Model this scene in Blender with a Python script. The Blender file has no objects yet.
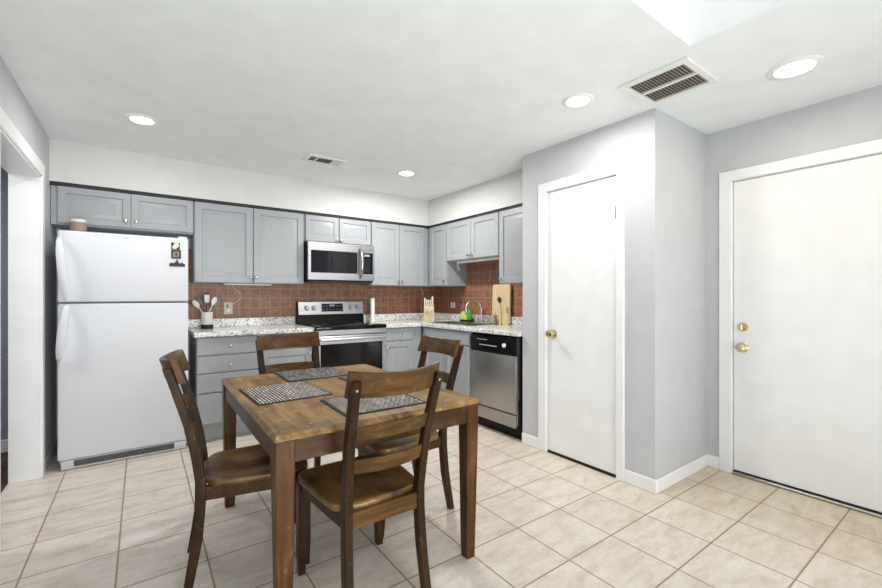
import bpy, bmesh, math, random
from mathutils import Vector, Matrix, Euler

random.seed(7)
PI = math.pi
COL = bpy.context.scene.collection
SC = bpy.context.scene

# ------------------------------------------------------------------ camera
cam_d = bpy.data.cameras.new('camera')
cam = bpy.data.objects.new('camera', cam_d)
COL.objects.link(cam)
cam_d.sensor_fit = 'HORIZONTAL'
cam_d.sensor_width = 36.0
cam_d.lens = 36.0 * 414.75 / 882.0
cam_d.shift_y = 2.36 / 882.0
cam_d.clip_start = 0.05
cam.location = (0.0, 0.0, 1.247)
cam.rotation_euler = (PI / 2, 0.0, -0.625478)
SC.camera = cam

# ------------------------------------------------------------------ world, light, exposure
world = bpy.data.worlds.new('daylight')
SC.world = world
world.use_nodes = True
wb = world.node_tree.nodes['Background']
wb.inputs['Color'].default_value = (0.92, 0.96, 1.0, 1.0)
wb.inputs['Strength'].default_value = 0.6

SC.view_settings.view_transform = 'Standard'
SC.view_settings.look = 'None'
SC.view_settings.gamma = 1.0
SC.view_settings.use_curve_mapping = False
SC.view_settings.exposure = 0.25

WINDOW_POWER = 26.0
SKYLIGHT_POWER = 1.5
DOWNLIGHT_POWER = 15.0
FILL_POWER = 69.0


def area_light(name, loc, rot, sx, sy, power, color=(1, 1, 1), shape='RECTANGLE'):
    d = bpy.data.lights.new(name, 'AREA')
    d.shape = shape
    d.size = sx
    if shape in ('RECTANGLE', 'ELLIPSE'):
        d.size_y = sy
    d.energy = power
    d.color = color
    o = bpy.data.objects.new(name, d)
    o.location = loc
    o.rotation_euler = rot
    COL.objects.link(o)
    return o


# daylight through the living-room windows behind the camera and the skylight over it
wl = area_light('window_daylight', (1.0, -3.12, 1.0), (PI / 2, 0, 0.1), 2.8, 1.7, WINDOW_POWER, (0.97, 0.985, 1.0))
wl.data.spread = math.radians(75)
# added fill light behind the camera, aimed up to even out the ceiling
area_light('ceiling_fill_light', (0.45, -1.2, 0.30), (PI - 0.36, 0, 0), 1.9, 2.4, FILL_POWER, (0.93, 0.98, 1.0))
area_light('skylight_daylight', (1.515, 0.30, 2.98), (0, 0, 0), 1.16, 1.16, SKYLIGHT_POWER, (0.98, 0.99, 1.0))


# ------------------------------------------------------------------ materials
def lin(c):
    def f(u):
        u /= 255.0
        return u / 12.92 if u <= 0.04045 else ((u + 0.055) / 1.055) ** 2.4
    return (f(c[0]), f(c[1]), f(c[2]), 1.0)


class NT:
    def __init__(self, name):
        self.m = bpy.data.materials.new(name)
        self.m.use_nodes = True
        self.t = self.m.node_tree
        self.b = self.t.nodes['Principled BSDF']

    def n(self, kind, **kw):
        nd = self.t.nodes.new(kind)
        for k, v in kw.items():
            if k in nd.inputs:
                nd.inputs[k].default_value = v
            else:
                setattr(nd, k, v)
        return nd

    def l(self, a, b):
        self.t.links.new(a, b)

    def ramp(self, src, stops):
        r = self.n('ShaderNodeValToRGB')
        el = r.color_ramp.elements
        while len(el) < len(stops):
            el.new(0.5)
        for e, (p, c) in zip(el, stops):
            e.position = p
            e.color = c
        self.l(src, r.inputs[0])
        return r.outputs[0]

    def mix(self, fac, a, b, mode='MIX'):
        m = self.n('ShaderNodeMix', data_type='RGBA', blend_type=mode)
        for s, v in ((m.inputs[0], fac), (m.inputs[6], a), (m.inputs[7], b)):
            if hasattr(v, 'is_output'):
                self.l(v, s)
            else:
                s.default_value = v
        return m.outputs[2]

    def bump(self, h, strength=0.1, dist=0.01):
        b = self.n('ShaderNodeBump', Strength=strength, Distance=dist)
        self.l(h, b.inputs['Height'])
        self.l(b.outputs[0], self.b.inputs['Normal'])


def plain(name, rgb, rough=0.5, metal=0.0, spec=0.5, noise=0.03, scale=6.0, bump=0.0, coat=0.0):
    k = NT(name)
    k.b.inputs['Roughness'].default_value = rough
    k.b.inputs['Metallic'].default_value = metal
    k.b.inputs['Specular IOR Level'].default_value = spec
    k.b.inputs['Coat Weight'].default_value = coat
    tc = k.n('ShaderNodeTexCoord')
    nz = k.n('ShaderNodeTexNoise', Scale=scale, Detail=4.0)
    k.l(tc.outputs['Object'], nz.inputs['Vector'])
    c = lin(rgb)
    lo = tuple(x * (1 - noise) for x in c[:3]) + (1,)
    hi = tuple(min(1, x * (1 + noise)) for x in c[:3]) + (1,)
    k.l(k.ramp(nz.outputs['Fac'], [(0.3, lo), (0.7, hi)]), k.b.inputs['Base Color'])
    if bump:
        n2 = k.n('ShaderNodeTexNoise', Scale=140.0, Detail=3.0)
        k.l(tc.outputs['Object'], n2.inputs['Vector'])
        k.bump(n2.outputs['Fac'], bump, 0.002)
    return k.m


def emissive(name, rgb, strength):
    k = NT(name)
    k.b.inputs['Base Color'].default_value = lin(rgb)
    k.b.inputs['Emission Color'].default_value = lin(rgb)
    k.b.inputs['Emission Strength'].default_value = strength
    return k.m


def steel(name, rgb=(188, 188, 188), rough=0.3, axis='Z'):
    k = NT(name)
    k.b.inputs['Metallic'].default_value = 1.0
    tc = k.n('ShaderNodeTexCoord')
    mp = k.n('ShaderNodeMapping')
    mp.inputs['Scale'].default_value = (2, 2, 220) if axis == 'Z' else (220, 220, 2)
    k.l(tc.outputs['Object'], mp.inputs['Vector'])
    nz = k.n('ShaderNodeTexNoise', Scale=1.0, Detail=3.0)
    k.l(mp.outputs[0], nz.inputs['Vector'])
    c = lin(rgb)
    k.l(k.ramp(nz.outputs['Fac'], [(0.3, tuple(x * .9 for x in c[:3]) + (1,)), (0.7, c)]), k.b.inputs['Base Color'])
    k.l(k.ramp(nz.outputs['Fac'], [(0.2, (rough - .05,) * 3 + (1,)), (0.8, (rough + .07,) * 3 + (1,))]), k.b.inputs['Roughness'])
    return k.m


def tile_floor():
    k = NT('beige_floor_tile')
    geo = k.n('ShaderNodeNewGeometry')
    mp = k.n('ShaderNodeMapping')
    mp.inputs['Location'].default_value = (0.091, -0.567, 0)
    k.l(geo.outputs['Position'], mp.inputs['Vector'])
    br = k.n('ShaderNodeTexBrick', offset=0.0, squash=1.0)
    br.inputs['Color1'].default_value = (0, 0, 0, 1)
    br.inputs['Color2'].default_value = (1, 1, 1, 1)
    br.inputs['Mortar'].default_value = (0.5, 0.5, 0.5, 1)
    br.inputs['Scale'].default_value = 1.0
    br.inputs['Mortar Size'].default_value = 0.0045
    br.inputs['Mortar Smooth'].default_value = 0.3
    br.inputs['Brick Width'].default_value = 0.3463
    br.inputs['Row Height'].default_value = 0.3338
    k.l(mp.outputs[0], br.inputs['Vector'])
    # streaky stone look
    mp2 = k.n('ShaderNodeMapping')
    mp2.inputs['Rotation'].default_value = (0, 0, 0.5)
    mp2.inputs['Scale'].default_value = (5.0, 14.0, 1.0)
    k.l(geo.outputs['Position'], mp2.inputs['Vector'])
    n1 = k.n('ShaderNodeTexNoise', Scale=1.0, Detail=6.0, Roughness=0.62, Distortion=0.5)
    k.l(mp2.outputs[0], n1.inputs['Vector'])
    n2 = k.n('ShaderNodeTexNoise', Scale=38.0, Detail=5.0, Roughness=0.7)
    k.l(geo.outputs['Position'], n2.inputs['Vector'])
    base = k.ramp(n1.outputs['Fac'], [(0.28, lin((206, 191, 174))), (0.5, lin((224, 214, 203))), (0.72, lin((235, 229, 221)))])
    fine = k.ramp(n2.outputs['Fac'], [(0.3, (0.86, 0.85, 0.84, 1)), (0.7, (1, 1, 1, 1))])
    c = k.mix(1.0, base, fine, 'MULTIPLY')
    tone = k.ramp(br.outputs['Color'], [(0.0, (0.93, 0.92, 0.91, 1)), (1.0, (1.0, 1.0, 1.0, 1))])
    c = k.mix(1.0, c, tone, 'MULTIPLY')
    # warm entry-lamp light painted into the tile colour, stronger towards the door
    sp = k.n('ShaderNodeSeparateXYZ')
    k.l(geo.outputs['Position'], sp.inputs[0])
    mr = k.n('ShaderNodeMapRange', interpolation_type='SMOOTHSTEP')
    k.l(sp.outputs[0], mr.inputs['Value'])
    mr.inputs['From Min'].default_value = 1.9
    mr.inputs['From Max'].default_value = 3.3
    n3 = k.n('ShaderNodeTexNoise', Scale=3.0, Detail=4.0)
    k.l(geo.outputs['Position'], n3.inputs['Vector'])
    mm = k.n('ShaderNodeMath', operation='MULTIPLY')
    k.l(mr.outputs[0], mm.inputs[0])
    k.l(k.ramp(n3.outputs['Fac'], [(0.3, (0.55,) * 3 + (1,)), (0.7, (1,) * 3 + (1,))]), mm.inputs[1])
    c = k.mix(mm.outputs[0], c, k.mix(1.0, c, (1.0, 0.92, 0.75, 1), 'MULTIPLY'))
    c = k.mix(br.outputs['Fac'], c, lin((156, 130, 98)))
    k.l(c, k.b.inputs['Base Color'])
    k.b.inputs['Roughness'].default_value = 0.42
    inv = k.n('ShaderNodeMath', operation='SUBTRACT')
    inv.inputs[0].default_value = 1.0
    k.l(br.outputs['Fac'], inv.inputs[1])
    k.bump(inv.outputs[0], 0.35, 0.004)
    return k.m


def splash_tile(name, axis):
    """terracotta square tiles; axis picks the wall's horizontal coordinate"""
    k = NT(name)
    geo = k.n('ShaderNodeNewGeometry')
    sp = k.n('ShaderNodeSeparateXYZ')
    k.l(geo.outputs['Position'], sp.inputs[0])
    cb = k.n('ShaderNodeCombineXYZ')
    k.l(sp.outputs[axis], cb.inputs[0])
    zz = k.n('ShaderNodeMath', operation='SUBTRACT')
    k.l(sp.outputs[2], zz.inputs[0])
    zz.inputs[1].default_value = 1.03
    k.l(zz.outputs[0], cb.inputs[1])
    br = k.n('ShaderNodeTexBrick', offset=0.0, squash=1.0)
    br.inputs['Color1'].default_value = (0, 0, 0, 1)
    br.inputs['Color2'].default_value = (1, 1, 1, 1)
    br.inputs['Mortar'].default_value = (0.5, 0.5, 0.5, 1)
    br.inputs['Scale'].default_value = 1.0
    br.inputs['Mortar Size'].default_value = 0.0032
    br.inputs['Mortar Smooth'].default_value = 0.4
    br.inputs['Brick Width'].default_value = 0.1
    br.inputs['Row Height'].default_value = 0.1
    k.l(cb.outputs[0], br.inputs['Vector'])
    n1 = k.n('ShaderNodeTexNoise', Scale=26.0, Detail=6.0, Roughness=0.65)
    k.l(geo.outputs['Position'], n1.inputs['Vector'])
    base = k.ramp(n1.outputs['Fac'], [(0.3, lin((122, 80, 58))), (0.55, lin((154, 108, 82))), (0.75, lin((176, 131, 103)))])
    tone = k.ramp(br.outputs['Color'], [(0.0, (0.85, 0.83, 0.82, 1)), (1.0, (1.0, 1.0, 1.0, 1))])
    c = k.mix(1.0, base, tone, 'MULTIPLY')
    c = k.mix(br.outputs['Fac'], c, lin((178, 138, 114)))
    k.l(c, k.b.inputs['Base Color'])
    k.b.inputs['Roughness'].default_value = 0.45
    inv = k.n('ShaderNodeMath', operation='SUBTRACT')
    inv.inputs[0].default_value = 1.0
    k.l(br.outputs['Fac'], inv.inputs[1])
    k.bump(inv.outputs[0], 0.3, 0.003)
    return k.m


def granite():
    k = NT('speckled_granite')
    geo = k.n('ShaderNodeNewGeometry')
    v = k.n('ShaderNodeTexVoronoi', Scale=85.0)
    k.l(geo.outputs['Position'], v.inputs['Vector'])
    sp = k.n('ShaderNodeSeparateColor')
    k.l(v.outputs['Color'], sp.inputs[0])
    v2 = k.n('ShaderNodeTexVoronoi', Scale=190.0)
    k.l(geo.outputs['Position'], v2.inputs['Vector'])
    sp2 = k.n('ShaderNodeSeparateColor')
    k.l(v2.outputs['Color'], sp2.inputs[0])
    a = k.ramp(sp.outputs[0], [(0.0, lin((88, 88, 88))), (0.07, lin((142, 140, 136))), (0.16, lin((200, 197, 192))), (0.35, lin((230, 230, 228))), (1.0, lin((244, 243, 240)))])
    b = k.ramp(sp2.outputs[1], [(0.0, (0.16, 0.15, 0.15, 1)), (0.06, (0.5, 0.48, 0.46, 1)), (0.12, (0.95, 0.95, 0.95, 1)), (1.0, (1, 1, 1, 1))])
    n = k.n('ShaderNodeTexNoise', Scale=9.0, Detail=3.0)
    k.l(geo.outputs['Position'], n.inputs['Vector'])
    cl = k.ramp(n.outputs['Fac'], [(0.35, (0.88, 0.88, 0.87, 1)), (0.6, (1, 1, 1, 1))])
    c = k.mix(1.0, k.mix(1.0, a, b, 'MULTIPLY'), cl, 'MULTIPLY')
    k.l(c, k.b.inputs['Base Color'])
    k.b.inputs['Roughness'].default_value = 0.18
    return k.m


def wood(name, dark, mid, light, axis='Y', wear=0.0, rough=0.38, blotch=0.5, scale=1.0):
    k = NT(name)
    tc = k.n('ShaderNodeTexCoord')
    mp = k.n('ShaderNodeMapping')
    s = {'X': (1.2, 14, 14), 'Y': (14, 1.2, 14), 'Z': (14, 14, 1.2)}[axis]
    mp.inputs['Scale'].default_value = tuple(x * scale for x in s)
    k.l(tc.outputs['Object'], mp.inputs['Vector'])
    n1 = k.n('ShaderNodeTexNoise', Scale=2.2, Detail=8.0, Roughness=0.62, Distortion=0.7)
    k.l(mp.outputs[0], n1.inputs['Vector'])
    n2 = k.n('ShaderNodeTexNoise', Scale=5.0, Detail=3.0)
    k.l(tc.outputs['Object'], n2.inputs['Vector'])
    g = k.ramp(n1.outputs['Fac'], [(0.25, lin(dark)), (0.5, lin(mid)), (0.75, lin(light))])
    bl = k.ramp(n2.outputs['Fac'], [(0.3, (1 - blotch, 1 - blotch, 1 - blotch, 1)), (0.65, (1, 1, 1, 1))])
    c = k.mix(1.0, g, bl, 'MULTIPLY')
    if wear:
        n3 = k.n('ShaderNodeTexNoise', Scale=16.0, Detail=9.0, Roughness=0.78, Distortion=1.2)
        k.l(tc.outputs['Object'], n3.inputs['Vector'])
        wm = k.ramp(n3.outputs['Fac'], [(0.56, (0, 0, 0, 1)), (0.66, (wear, wear, wear, 1))])
        c = k.mix(wm, c, lin((206, 182, 148)))
    k.l(c, k.b.inputs['Base Color'])
    k.b.inputs['Roughness'].default_value = rough
    k.b.inputs['Specular IOR Level'].default_value = 0.18
    k.bump(n1.outputs['Fac'], 0.06, 0.003)
    return k.m


def seat_wood():
    """honey-brown planks with a darker burnt-in rim towards the sides"""
    k = NT('seat_planks')
    tc = k.n('ShaderNodeTexCoord')
    mp = k.n('ShaderNodeMapping')
    mp.inputs['Scale'].default_value = (15, 1.5, 15)
    k.l(tc.outputs['Object'], mp.inputs['Vector'])
    n1 = k.n('ShaderNodeTexNoise', Scale=2.0, Detail=8.0, Roughness=0.6, Distortion=0.6)
    k.l(mp.outputs[0], n1.inputs['Vector'])
    g = k.ramp(n1.outputs['Fac'], [(0.25, lin((84, 58, 26))), (0.5, lin((124, 90, 46))), (0.75, lin((152, 114, 64)))])
    n2 = k.n('ShaderNodeTexNoise', Scale=4.5, Detail=4.0)
    k.l(tc.outputs['Object'], n2.inputs['Vector'])
    stain = k.ramp(n2.outputs['Fac'], [(0.42, (0.14, 0.12, 0.11, 1)), (0.56, (1, 1, 1, 1))])
    c = k.mix(1.0, g, stain, 'MULTIPLY')
    k.l(c, k.b.inputs['Base Color'])
    k.b.inputs['Roughness'].default_value = 0.3
    return k.m


def woven(name, light, mid, dark, bw=.055, rh=.0155, ms=.004):
    k = NT(name)
    tc = k.n('ShaderNodeTexCoord')
    br = k.n('ShaderNodeTexBrick', offset=0.5, squash=1.0)
    br.inputs['Color1'].default_value = lin(light)
    br.inputs['Color2'].default_value = lin(mid)
    br.inputs['Mortar'].default_value = lin(dark)
    br.inputs['Scale'].default_value = 1.0
    br.inputs['Mortar Size'].default_value = ms
    br.inputs['Mortar Smooth'].default_value = 0.15
    br.inputs['Brick Width'].default_value = bw
    br.inputs['Row Height'].default_value = rh
    mp = k.n('ShaderNodeMapping')
    mp.inputs['Rotation'].default_value = (0, 0, PI / 2)
    k.l(tc.outputs['Object'], mp.inputs['Vector'])
    k.l(mp.outputs[0], br.inputs['Vector'])
    n = k.n('ShaderNodeTexNoise', Scale=60.0, Detail=2.0)
    k.l(tc.outputs['Object'], n.inputs['Vector'])
    tone = k.ramp(n.outputs['Fac'], [(0.35, (0.62, 0.6, 0.58, 1)), (0.6, (1, 1, 1, 1))])
    k.l(k.mix(1.0, br.outputs['Color'], tone, 'MULTIPLY'), k.b.inputs['Base Color'])
    k.b.inputs['Roughness'].default_value = 0.85
    k.bump(br.outputs['Fac'], -0.4, 0.003)
    return k.m


def dark_glass(name, rgb=(14, 15, 18), rough=0.04):
    k = NT(name)
    k.b.inputs['Base Color'].default_value = lin(rgb)
    k.b.inputs['Roughness'].default_value = rough
    k.b.inputs['Specular IOR Level'].default_value = 0.35
    return k.m


def clear_glass(name):
    k = NT(name)
    k.b.inputs['Base Color'].default_value = (0.93, 0.96, 0.95, 1)
    k.b.inputs['Roughness'].default_value = 0.03
    k.b.inputs['Transmission Weight'].default_value = 1.0
    k.b.inputs['IOR'].default_value = 1.45
    return k.m


M = dict(
    wall=plain('grey_wall_paint', (196, 197, 200), 0.6, bump=0.05),
    hall=plain('blue_grey_wall_paint', (150, 158, 172), 0.6, bump=0.05),
    soffit=plain('white_soffit_paint', (211, 211, 208), 0.6, bump=0.05),
    ceil=plain('ceiling_paint', (238, 242, 241), 0.7, bump=0.08),
    trim=plain('white_trim_paint', (240, 240, 240), 0.35),
    door=plain('white_door_paint', (240, 240, 239), 0.4),
    cab=plain('grey_cabinet_paint', (156, 159, 162), 0.38, noise=0.02),
    cabin=plain('dark_cabinet_gap', (60, 64, 68), 0.7),
    strip=plain('dark_reveal_strip', (40, 42, 44), 0.7),
    fridge=plain('white_appliance_enamel', (218, 220, 224), 0.5, spec=0.3, noise=0.01),
    fridgegrey=plain('grey_appliance_gasket', (120, 122, 124), 0.6),
    grille=plain('pale_grey_grille_plastic', (206, 206, 204), 0.5),
    dark=plain('black_recess', (16, 16, 17), 0.7),
    black=plain('black_enamel', (7, 7, 8), 0.3, spec=0.2),
    blackmatte=plain('black_plastic', (22, 22, 23), 0.5),
    steel=steel('brushed_stainless_steel', (200, 201, 203), 0.3),
    steeldw=steel('brushed_stainless_dishwasher', (176, 174, 170), 0.34, 'X'),
    chrome=plain('polished_chrome', (228, 228, 228), 0.16, metal=1.0, noise=0.0),
    nickel=plain('satin_nickel', (196, 192, 184), 0.24, metal=1.0, noise=0.0),
    brass=plain('polished_brass', (218, 204, 158), 0.18, metal=1.0, noise=0.02),
    glass=dark_glass('black_glass', (9, 9, 11), 0.08),
    mwglass=dark_glass('microwave_window_glass', (22, 23, 27), 0.06),
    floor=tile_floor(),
    hallfloor=wood('hall_wood_floor', (70, 48, 32), (96, 70, 48), (116, 88, 62), 'Y', 0, 0.4),
    splash_b=splash_tile('terracotta_tile_back', 0),
    splash_r=splash_tile('terracotta_tile_side', 1),
    granite=granite(),
    table_top=wood('worn_honey_wood', (98, 70, 38), (152, 117, 72), (200, 163, 114), 'Y', 0.85, 0.36, 0.5, 0.6),
    table_leg=wood('brown_stained_wood', (58, 36, 16), (86, 56, 26), (116, 78, 40), 'Z', 0.1, 0.38, 0.45),
    table_apron=wood('brown_stained_apron_wood', (50, 32, 16), (72, 47, 24), (94, 63, 33), 'X', 0.1, 0.4, 0.4),
    chair=wood('dark_chair_wood', (34, 22, 11), (52, 34, 18), (76, 52, 28), 'Z', 0.08, 0.32, 0.4),
    chair_slat=wood('brown_chair_slat_wood', (54, 36, 18), (86, 60, 32), (116, 84, 48), 'X', 0.08, 0.32, 0.35),
    seat=seat_wood(),
    mat_a=woven('placemat_weave_light', (236, 228, 218), (186, 176, 166), (32, 27, 27)),
    mat_b=woven('placemat_weave_dark', (176, 168, 160), (88, 82, 80), (30, 26, 26), .045, .0145, .0032),
    mat_c=woven('placemat_weave_fine', (226, 218, 208), (156, 147, 140), (30, 26, 26), .04, .013, .0032),
    mat_edge=plain('placemat_black_edge', (38, 33, 33), 0.85),
    ceramic=plain('pale_ceramic', (222, 218, 210), 0.3),
    pinkcup=plain('dusty_rose_cup', (150, 126, 118), 0.5),
    platebrown=plain('brown_switch_plate', (140, 100, 80), 0.5),
    white=plain('white_plastic', (238, 238, 234), 0.4),
    cream=plain('cream_plastic', (210, 204, 186), 0.45),
    paleWood=wood('pale_maple_wood', (206, 180, 136), (222, 198, 156), (232, 212, 174), 'Z', 0, 0.45, 0.08),
    paleWoodEnd=wood('knife_block_wood', (196, 176, 138), (216, 198, 162), (228, 214, 184), 'Z', 0, 0.45, 0.1),
    green=plain('green_soap_bottle', (70, 168, 62), 0.3),
    lime=plain('lime_sponge', (206, 226, 74), 0.8, noise=0.1, scale=60),
    bud=plain('dark_green_bud', (58, 62, 30), 0.7, noise=0.3, scale=60),
    stem=plain('brown_green_stem', (84, 74, 44), 0.7),
    jar=clear_glass('clear_jar_glass'),
    lens=emissive('downlight_lens', (255, 252, 245), 9.0),
    bulb=emissive('lamp_glow', (255, 248, 235), 14.0),
    display=emissive('blue_digital_display', (120, 140, 170), 0.25),
    sinksteel=steel('sink_steel', (196, 196, 194), 0.25, 'X'),
    ventback=plain('dusty_filter', (96, 88, 76), 0.9),
    vent=plain('white_vent_metal', (232, 232, 228), 0.5),
    winglass=clear_glass('window_glass'),
)


# ------------------------------------------------------------------ mesh builder
class G:
    def __init__(self):
        self.bm = bmesh.new()

    def _add(self, tmp):
        me = bpy.data.meshes.new('tmp')
        tmp.to_mesh(me)
        tmp.free()
        self.bm.from_mesh(me)
        bpy.data.meshes.remove(me)
        return self

    def box(self, x0, x1, y0, y1, z0, z1, bev=0.0, seg=1):
        t = bmesh.new()
        bmesh.ops.create_cube(t, size=1.0)
        for v in t.verts:
            v.co = Vector((x0 + (v.co.x + .5) * (x1 - x0), y0 + (v.co.y + .5) * (y1 - y0), z0 + (v.co.z + .5) * (z1 - z0)))
        if bev > 0:
            bmesh.ops.bevel(t, geom=t.edges[:], offset=bev, segments=seg, affect='EDGES', profile=0.5)
        return self._add(t)

    def lathe(self, origin, axis, prof, n=24):
        """prof: list of (radius, distance along axis)"""
        t = bmesh.new()
        o = Vector(origin)
        a = Vector(axis).normalized()
        ref = Vector((0, 0, 1)) if abs(a.z) < 0.9 else Vector((1, 0, 0))
        e1 = a.cross(ref).normalized()
        e2 = a.cross(e1)
        rings = []
        for r, d in prof:
            if r < 1e-6:
                rings.append([t.verts.new(o + a * d)])
            else:
                rings.append([t.verts.new(o + a * d + (e1 * math.cos(2 * PI * i / n) + e2 * math.sin(2 * PI * i / n)) * r) for i in range(n)])
        for A, B in zip(rings, rings[1:]):
            for i in range(n):
                j = (i + 1) % n
                if len(A) == 1 and len(B) == 1:
                    continue
                if len(A) == 1:
                    t.faces.new((A[0], B[i], B[j]))
                elif len(B) == 1:
                    t.faces.new((A[i], B[0], A[j]))
                else:
                    t.faces.new((A[i], B[i], B[j], A[j]))
        if len(rings[0]) > 1:
            t.faces.new(rings[0])
        if len(rings[-1]) > 1:
            t.faces.new(rings[-1])
        bmesh.ops.recalc_face_normals(t, faces=t.faces[:])
        return self._add(t)

    def cyl(self, p0, p1, r0, r1=None, n=20):
        p0, p1 = Vector(p0), Vector(p1)
        d = (p1 - p0).length
        return self.lathe(p0, p1 - p0, [(r0, 0), (r0 if r1 is None else r1, d)], n)

    def sweep(self, secs):
        """secs: list of rings, each an equal-length list of points; capped"""
        t = bmesh.new()
        rings = [[t.verts.new(Vector(p)) for p in s] for s in secs]
        n = len(rings[0])
        for A, B in zip(rings, rings[1:]):
            for i in range(n):
                j = (i + 1) % n
                t.faces.new((A[i], A[j], B[j], B[i]))
        t.faces.new(rings[0])
        t.faces.new(rings[-1])
        bmesh.ops.recalc_face_normals(t, faces=t.faces[:])
        return self._add(t)

    def tube(self, pts, r, n=10):
        pts = [Vector(p) for p in pts]
        rad = r if isinstance(r, (list, tuple)) else [r] * len(pts)
        secs = []
        prev = None
        for i, p in enumerate(pts):
            tan = (pts[min(i + 1, len(pts) - 1)] - pts[max(i - 1, 0)]).normalized()
            if prev is None:
                ref = Vector((0, 0, 1)) if abs(tan.z) < 0.9 else Vector((1, 0, 0))
                e1 = tan.cross(ref).normalized()
            else:
                e1 = (prev - tan * prev.dot(tan)).normalized()
            prev = e1
            e2 = tan.cross(e1)
            secs.append([p + (e1 * math.cos(2 * PI * k / n) + e2 * math.sin(2 * PI * k / n)) * rad[i] for k in range(n)])
        return self.sweep(secs)

    def prism(self, poly, f, a, b):
        """poly of 2-D points; f(u, v, d) -> xyz"""
        return self.sweep([[f(u, v, a) for u, v in poly], [f(u, v, b) for u, v in poly]])

    def panel_door(self, f, w, h, t=0.02, rail=0.058, raised=True):
        """raised-panel cabinet door; f(u, v, d): u across, v up, d outwards"""
        tb = bmesh.new()
        loops = [(0.0, 0.0), (0.0, t - .003), (0.004, t)]
        if raised:
            loops += [(rail, t), (rail + .005, t - .010), (rail + .013, t - .010), (rail + .038, t - .001), (rail + .042, t - .001)]
        rings = []
        for ins, d in loops:
            rings.append([tb.verts.new(Vector(f(u, v, d))) for u, v in ((ins, ins), (w - ins, ins), (w - ins, h - ins), (ins, h - ins))])
        for A, B in zip(rings, rings[1:]):
            for i in range(4):
                j = (i + 1) % 4
                tb.faces.new((A[i], A[j], B[j], B[i]))
        tb.faces.new(rings[0])
        tb.faces.new(rings[-1])
        bmesh.ops.recalc_face_normals(tb, faces=tb.faces[:])
        return self._add(tb)


def make(name, g, mat, parent=None, base=(0, 0, 0), shift=True, sharp=32):
    me = bpy.data.meshes.new(name)
    if shift:
        bmesh.ops.translate(g.bm, verts=g.bm.verts[:], vec=-Vector(base))
    g.bm.to_mesh(me)
    g.bm.free()
    me.polygons.foreach_set('use_smooth', [True] * len(me.polygons))
    me.set_sharp_from_angle(angle=math.radians(sharp))
    me.materials.append(mat)
    o = bpy.data.objects.new(name, me)
    COL.objects.link(o)
    if parent is not None:
        o.parent = parent
    else:
        o.location = base
    return o


def struct(name, g, mat, base=(0, 0, 0), sharp=32):
    o = make(name, g, mat, None, base, sharp=sharp)
    o['kind'] = 'structure'
    return o


class T:
    """a thing: an Empty at its base with mesh parts built in world coordinates"""
    def __init__(self, name, label, cat, loc, group=None, rot=0.0, local=False, kind=None):
        self.o = bpy.data.objects.new(name, None)
        self.o.empty_display_size = 0.05
        COL.objects.link(self.o)
        self.loc = Vector((0, 0, 0)) if local else Vector(loc)
        self.o.location = loc
        self.o.rotation_euler = (0, 0, rot)
        if label:
            self.o['label'] = label
        if cat:
            self.o['category'] = cat
        if group:
            self.o['group'] = group
        if kind:
            self.o['kind'] = kind

    def part(self, name, g, mat, label=None, sharp=32):
        p = make(name, g, mat, self.o, self.loc, sharp=sharp)
        if label:
            p['label'] = label
        return p

    def sub(self, parent, name, g, mat, label=None, sharp=32):
        p = make(name, g, mat, parent, self.loc, sharp=sharp)
        if label:
            p['label'] = label
        return p


def single(name, g, mat, label, cat, loc, group=None, sharp=32):
    o = make(name, g, mat, None, loc, sharp=sharp)
    o['label'] = label
    o['category'] = cat
    if group:
        o['group'] = group
    return o


def copy_thing(root, loc, rotz, label):
    r = root.copy()
    COL.objects.link(r)
    r.location = loc
    r.rotation_euler = (0, 0, rotz)
    r['label'] = label
    for ch in list(root.children):
        c = ch.copy()
        COL.objects.link(c)
        c.parent = r
        for gch in list(ch.children):
            d = gch.copy()
            COL.objects.link(d)
            d.parent = c
    return r


# ------------------------------------------------------------------ the room
CZ = 2.44            # ceiling
XL, XE = -0.565, 3.38  # left wall, entry-door wall
YB, XR = 4.60, 3.23  # kitchen back wall, sink wall
XP, YP, YPF = 2.635, 1.334, 2.46  # pantry front, its near side, its far end
YW = -3.2            # wall behind the camera
SFY, SFX, SFZ = 4.28, 2.897, 2.125  # soffit faces and underside

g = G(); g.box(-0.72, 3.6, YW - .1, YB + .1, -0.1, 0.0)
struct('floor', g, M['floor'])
g = G(); g.box(-2.4, -0.72, 1.6, 4.9, -0.1, -0.002)
struct('floor_hall', g, M['hallfloor'])

SKX0, SKX1, SKY0, SKY1 = 0.915, 2.117, -0.30, 0.907
g = G()
g.box(-2.4, SKX0, YW - .1, YB + .3, CZ, CZ + .1)
g.box(SKX1, 3.6, YW - .1, YB + .3, CZ, CZ + .1)
g.box(SKX0, SKX1, YW - .1, SKY0, CZ, CZ + .1)
g.box(SKX0, SKX1, SKY1, YB + .3, CZ, CZ + .1)
struct('ceiling', g, M['ceil'])
g = G()
g.box(SKX0 - .05, SKX0, SKY0 - .05, SKY1 + .05, CZ + .1, CZ + .62)
g.box(SKX1, SKX1 + .05, SKY0 - .05, SKY1 + .05, CZ + .1, CZ + .62)
g.box(SKX0, SKX1, SKY0 - .05, SKY0, CZ + .1, CZ + .62)
g.box(SKX0, SKX1, SKY1, SKY1 + .05, CZ + .1, CZ + .62)
g.box(SKX0 - .05, SKX1 + .05, SKY0 - .05, SKY1 + .05, CZ + .62, CZ + .66)
struct('ceiling_skylight_well', g, M['trim'])

g = G(); g.box(XL - .15, XR + .1, YB, YB + .1, 0, CZ)
struct('wall_back', g, M['wall'])
g = G(); g.box(XR, XR + .1, YPF, YB, 0, CZ)
struct('wall_right', g, M['wall'])
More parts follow.
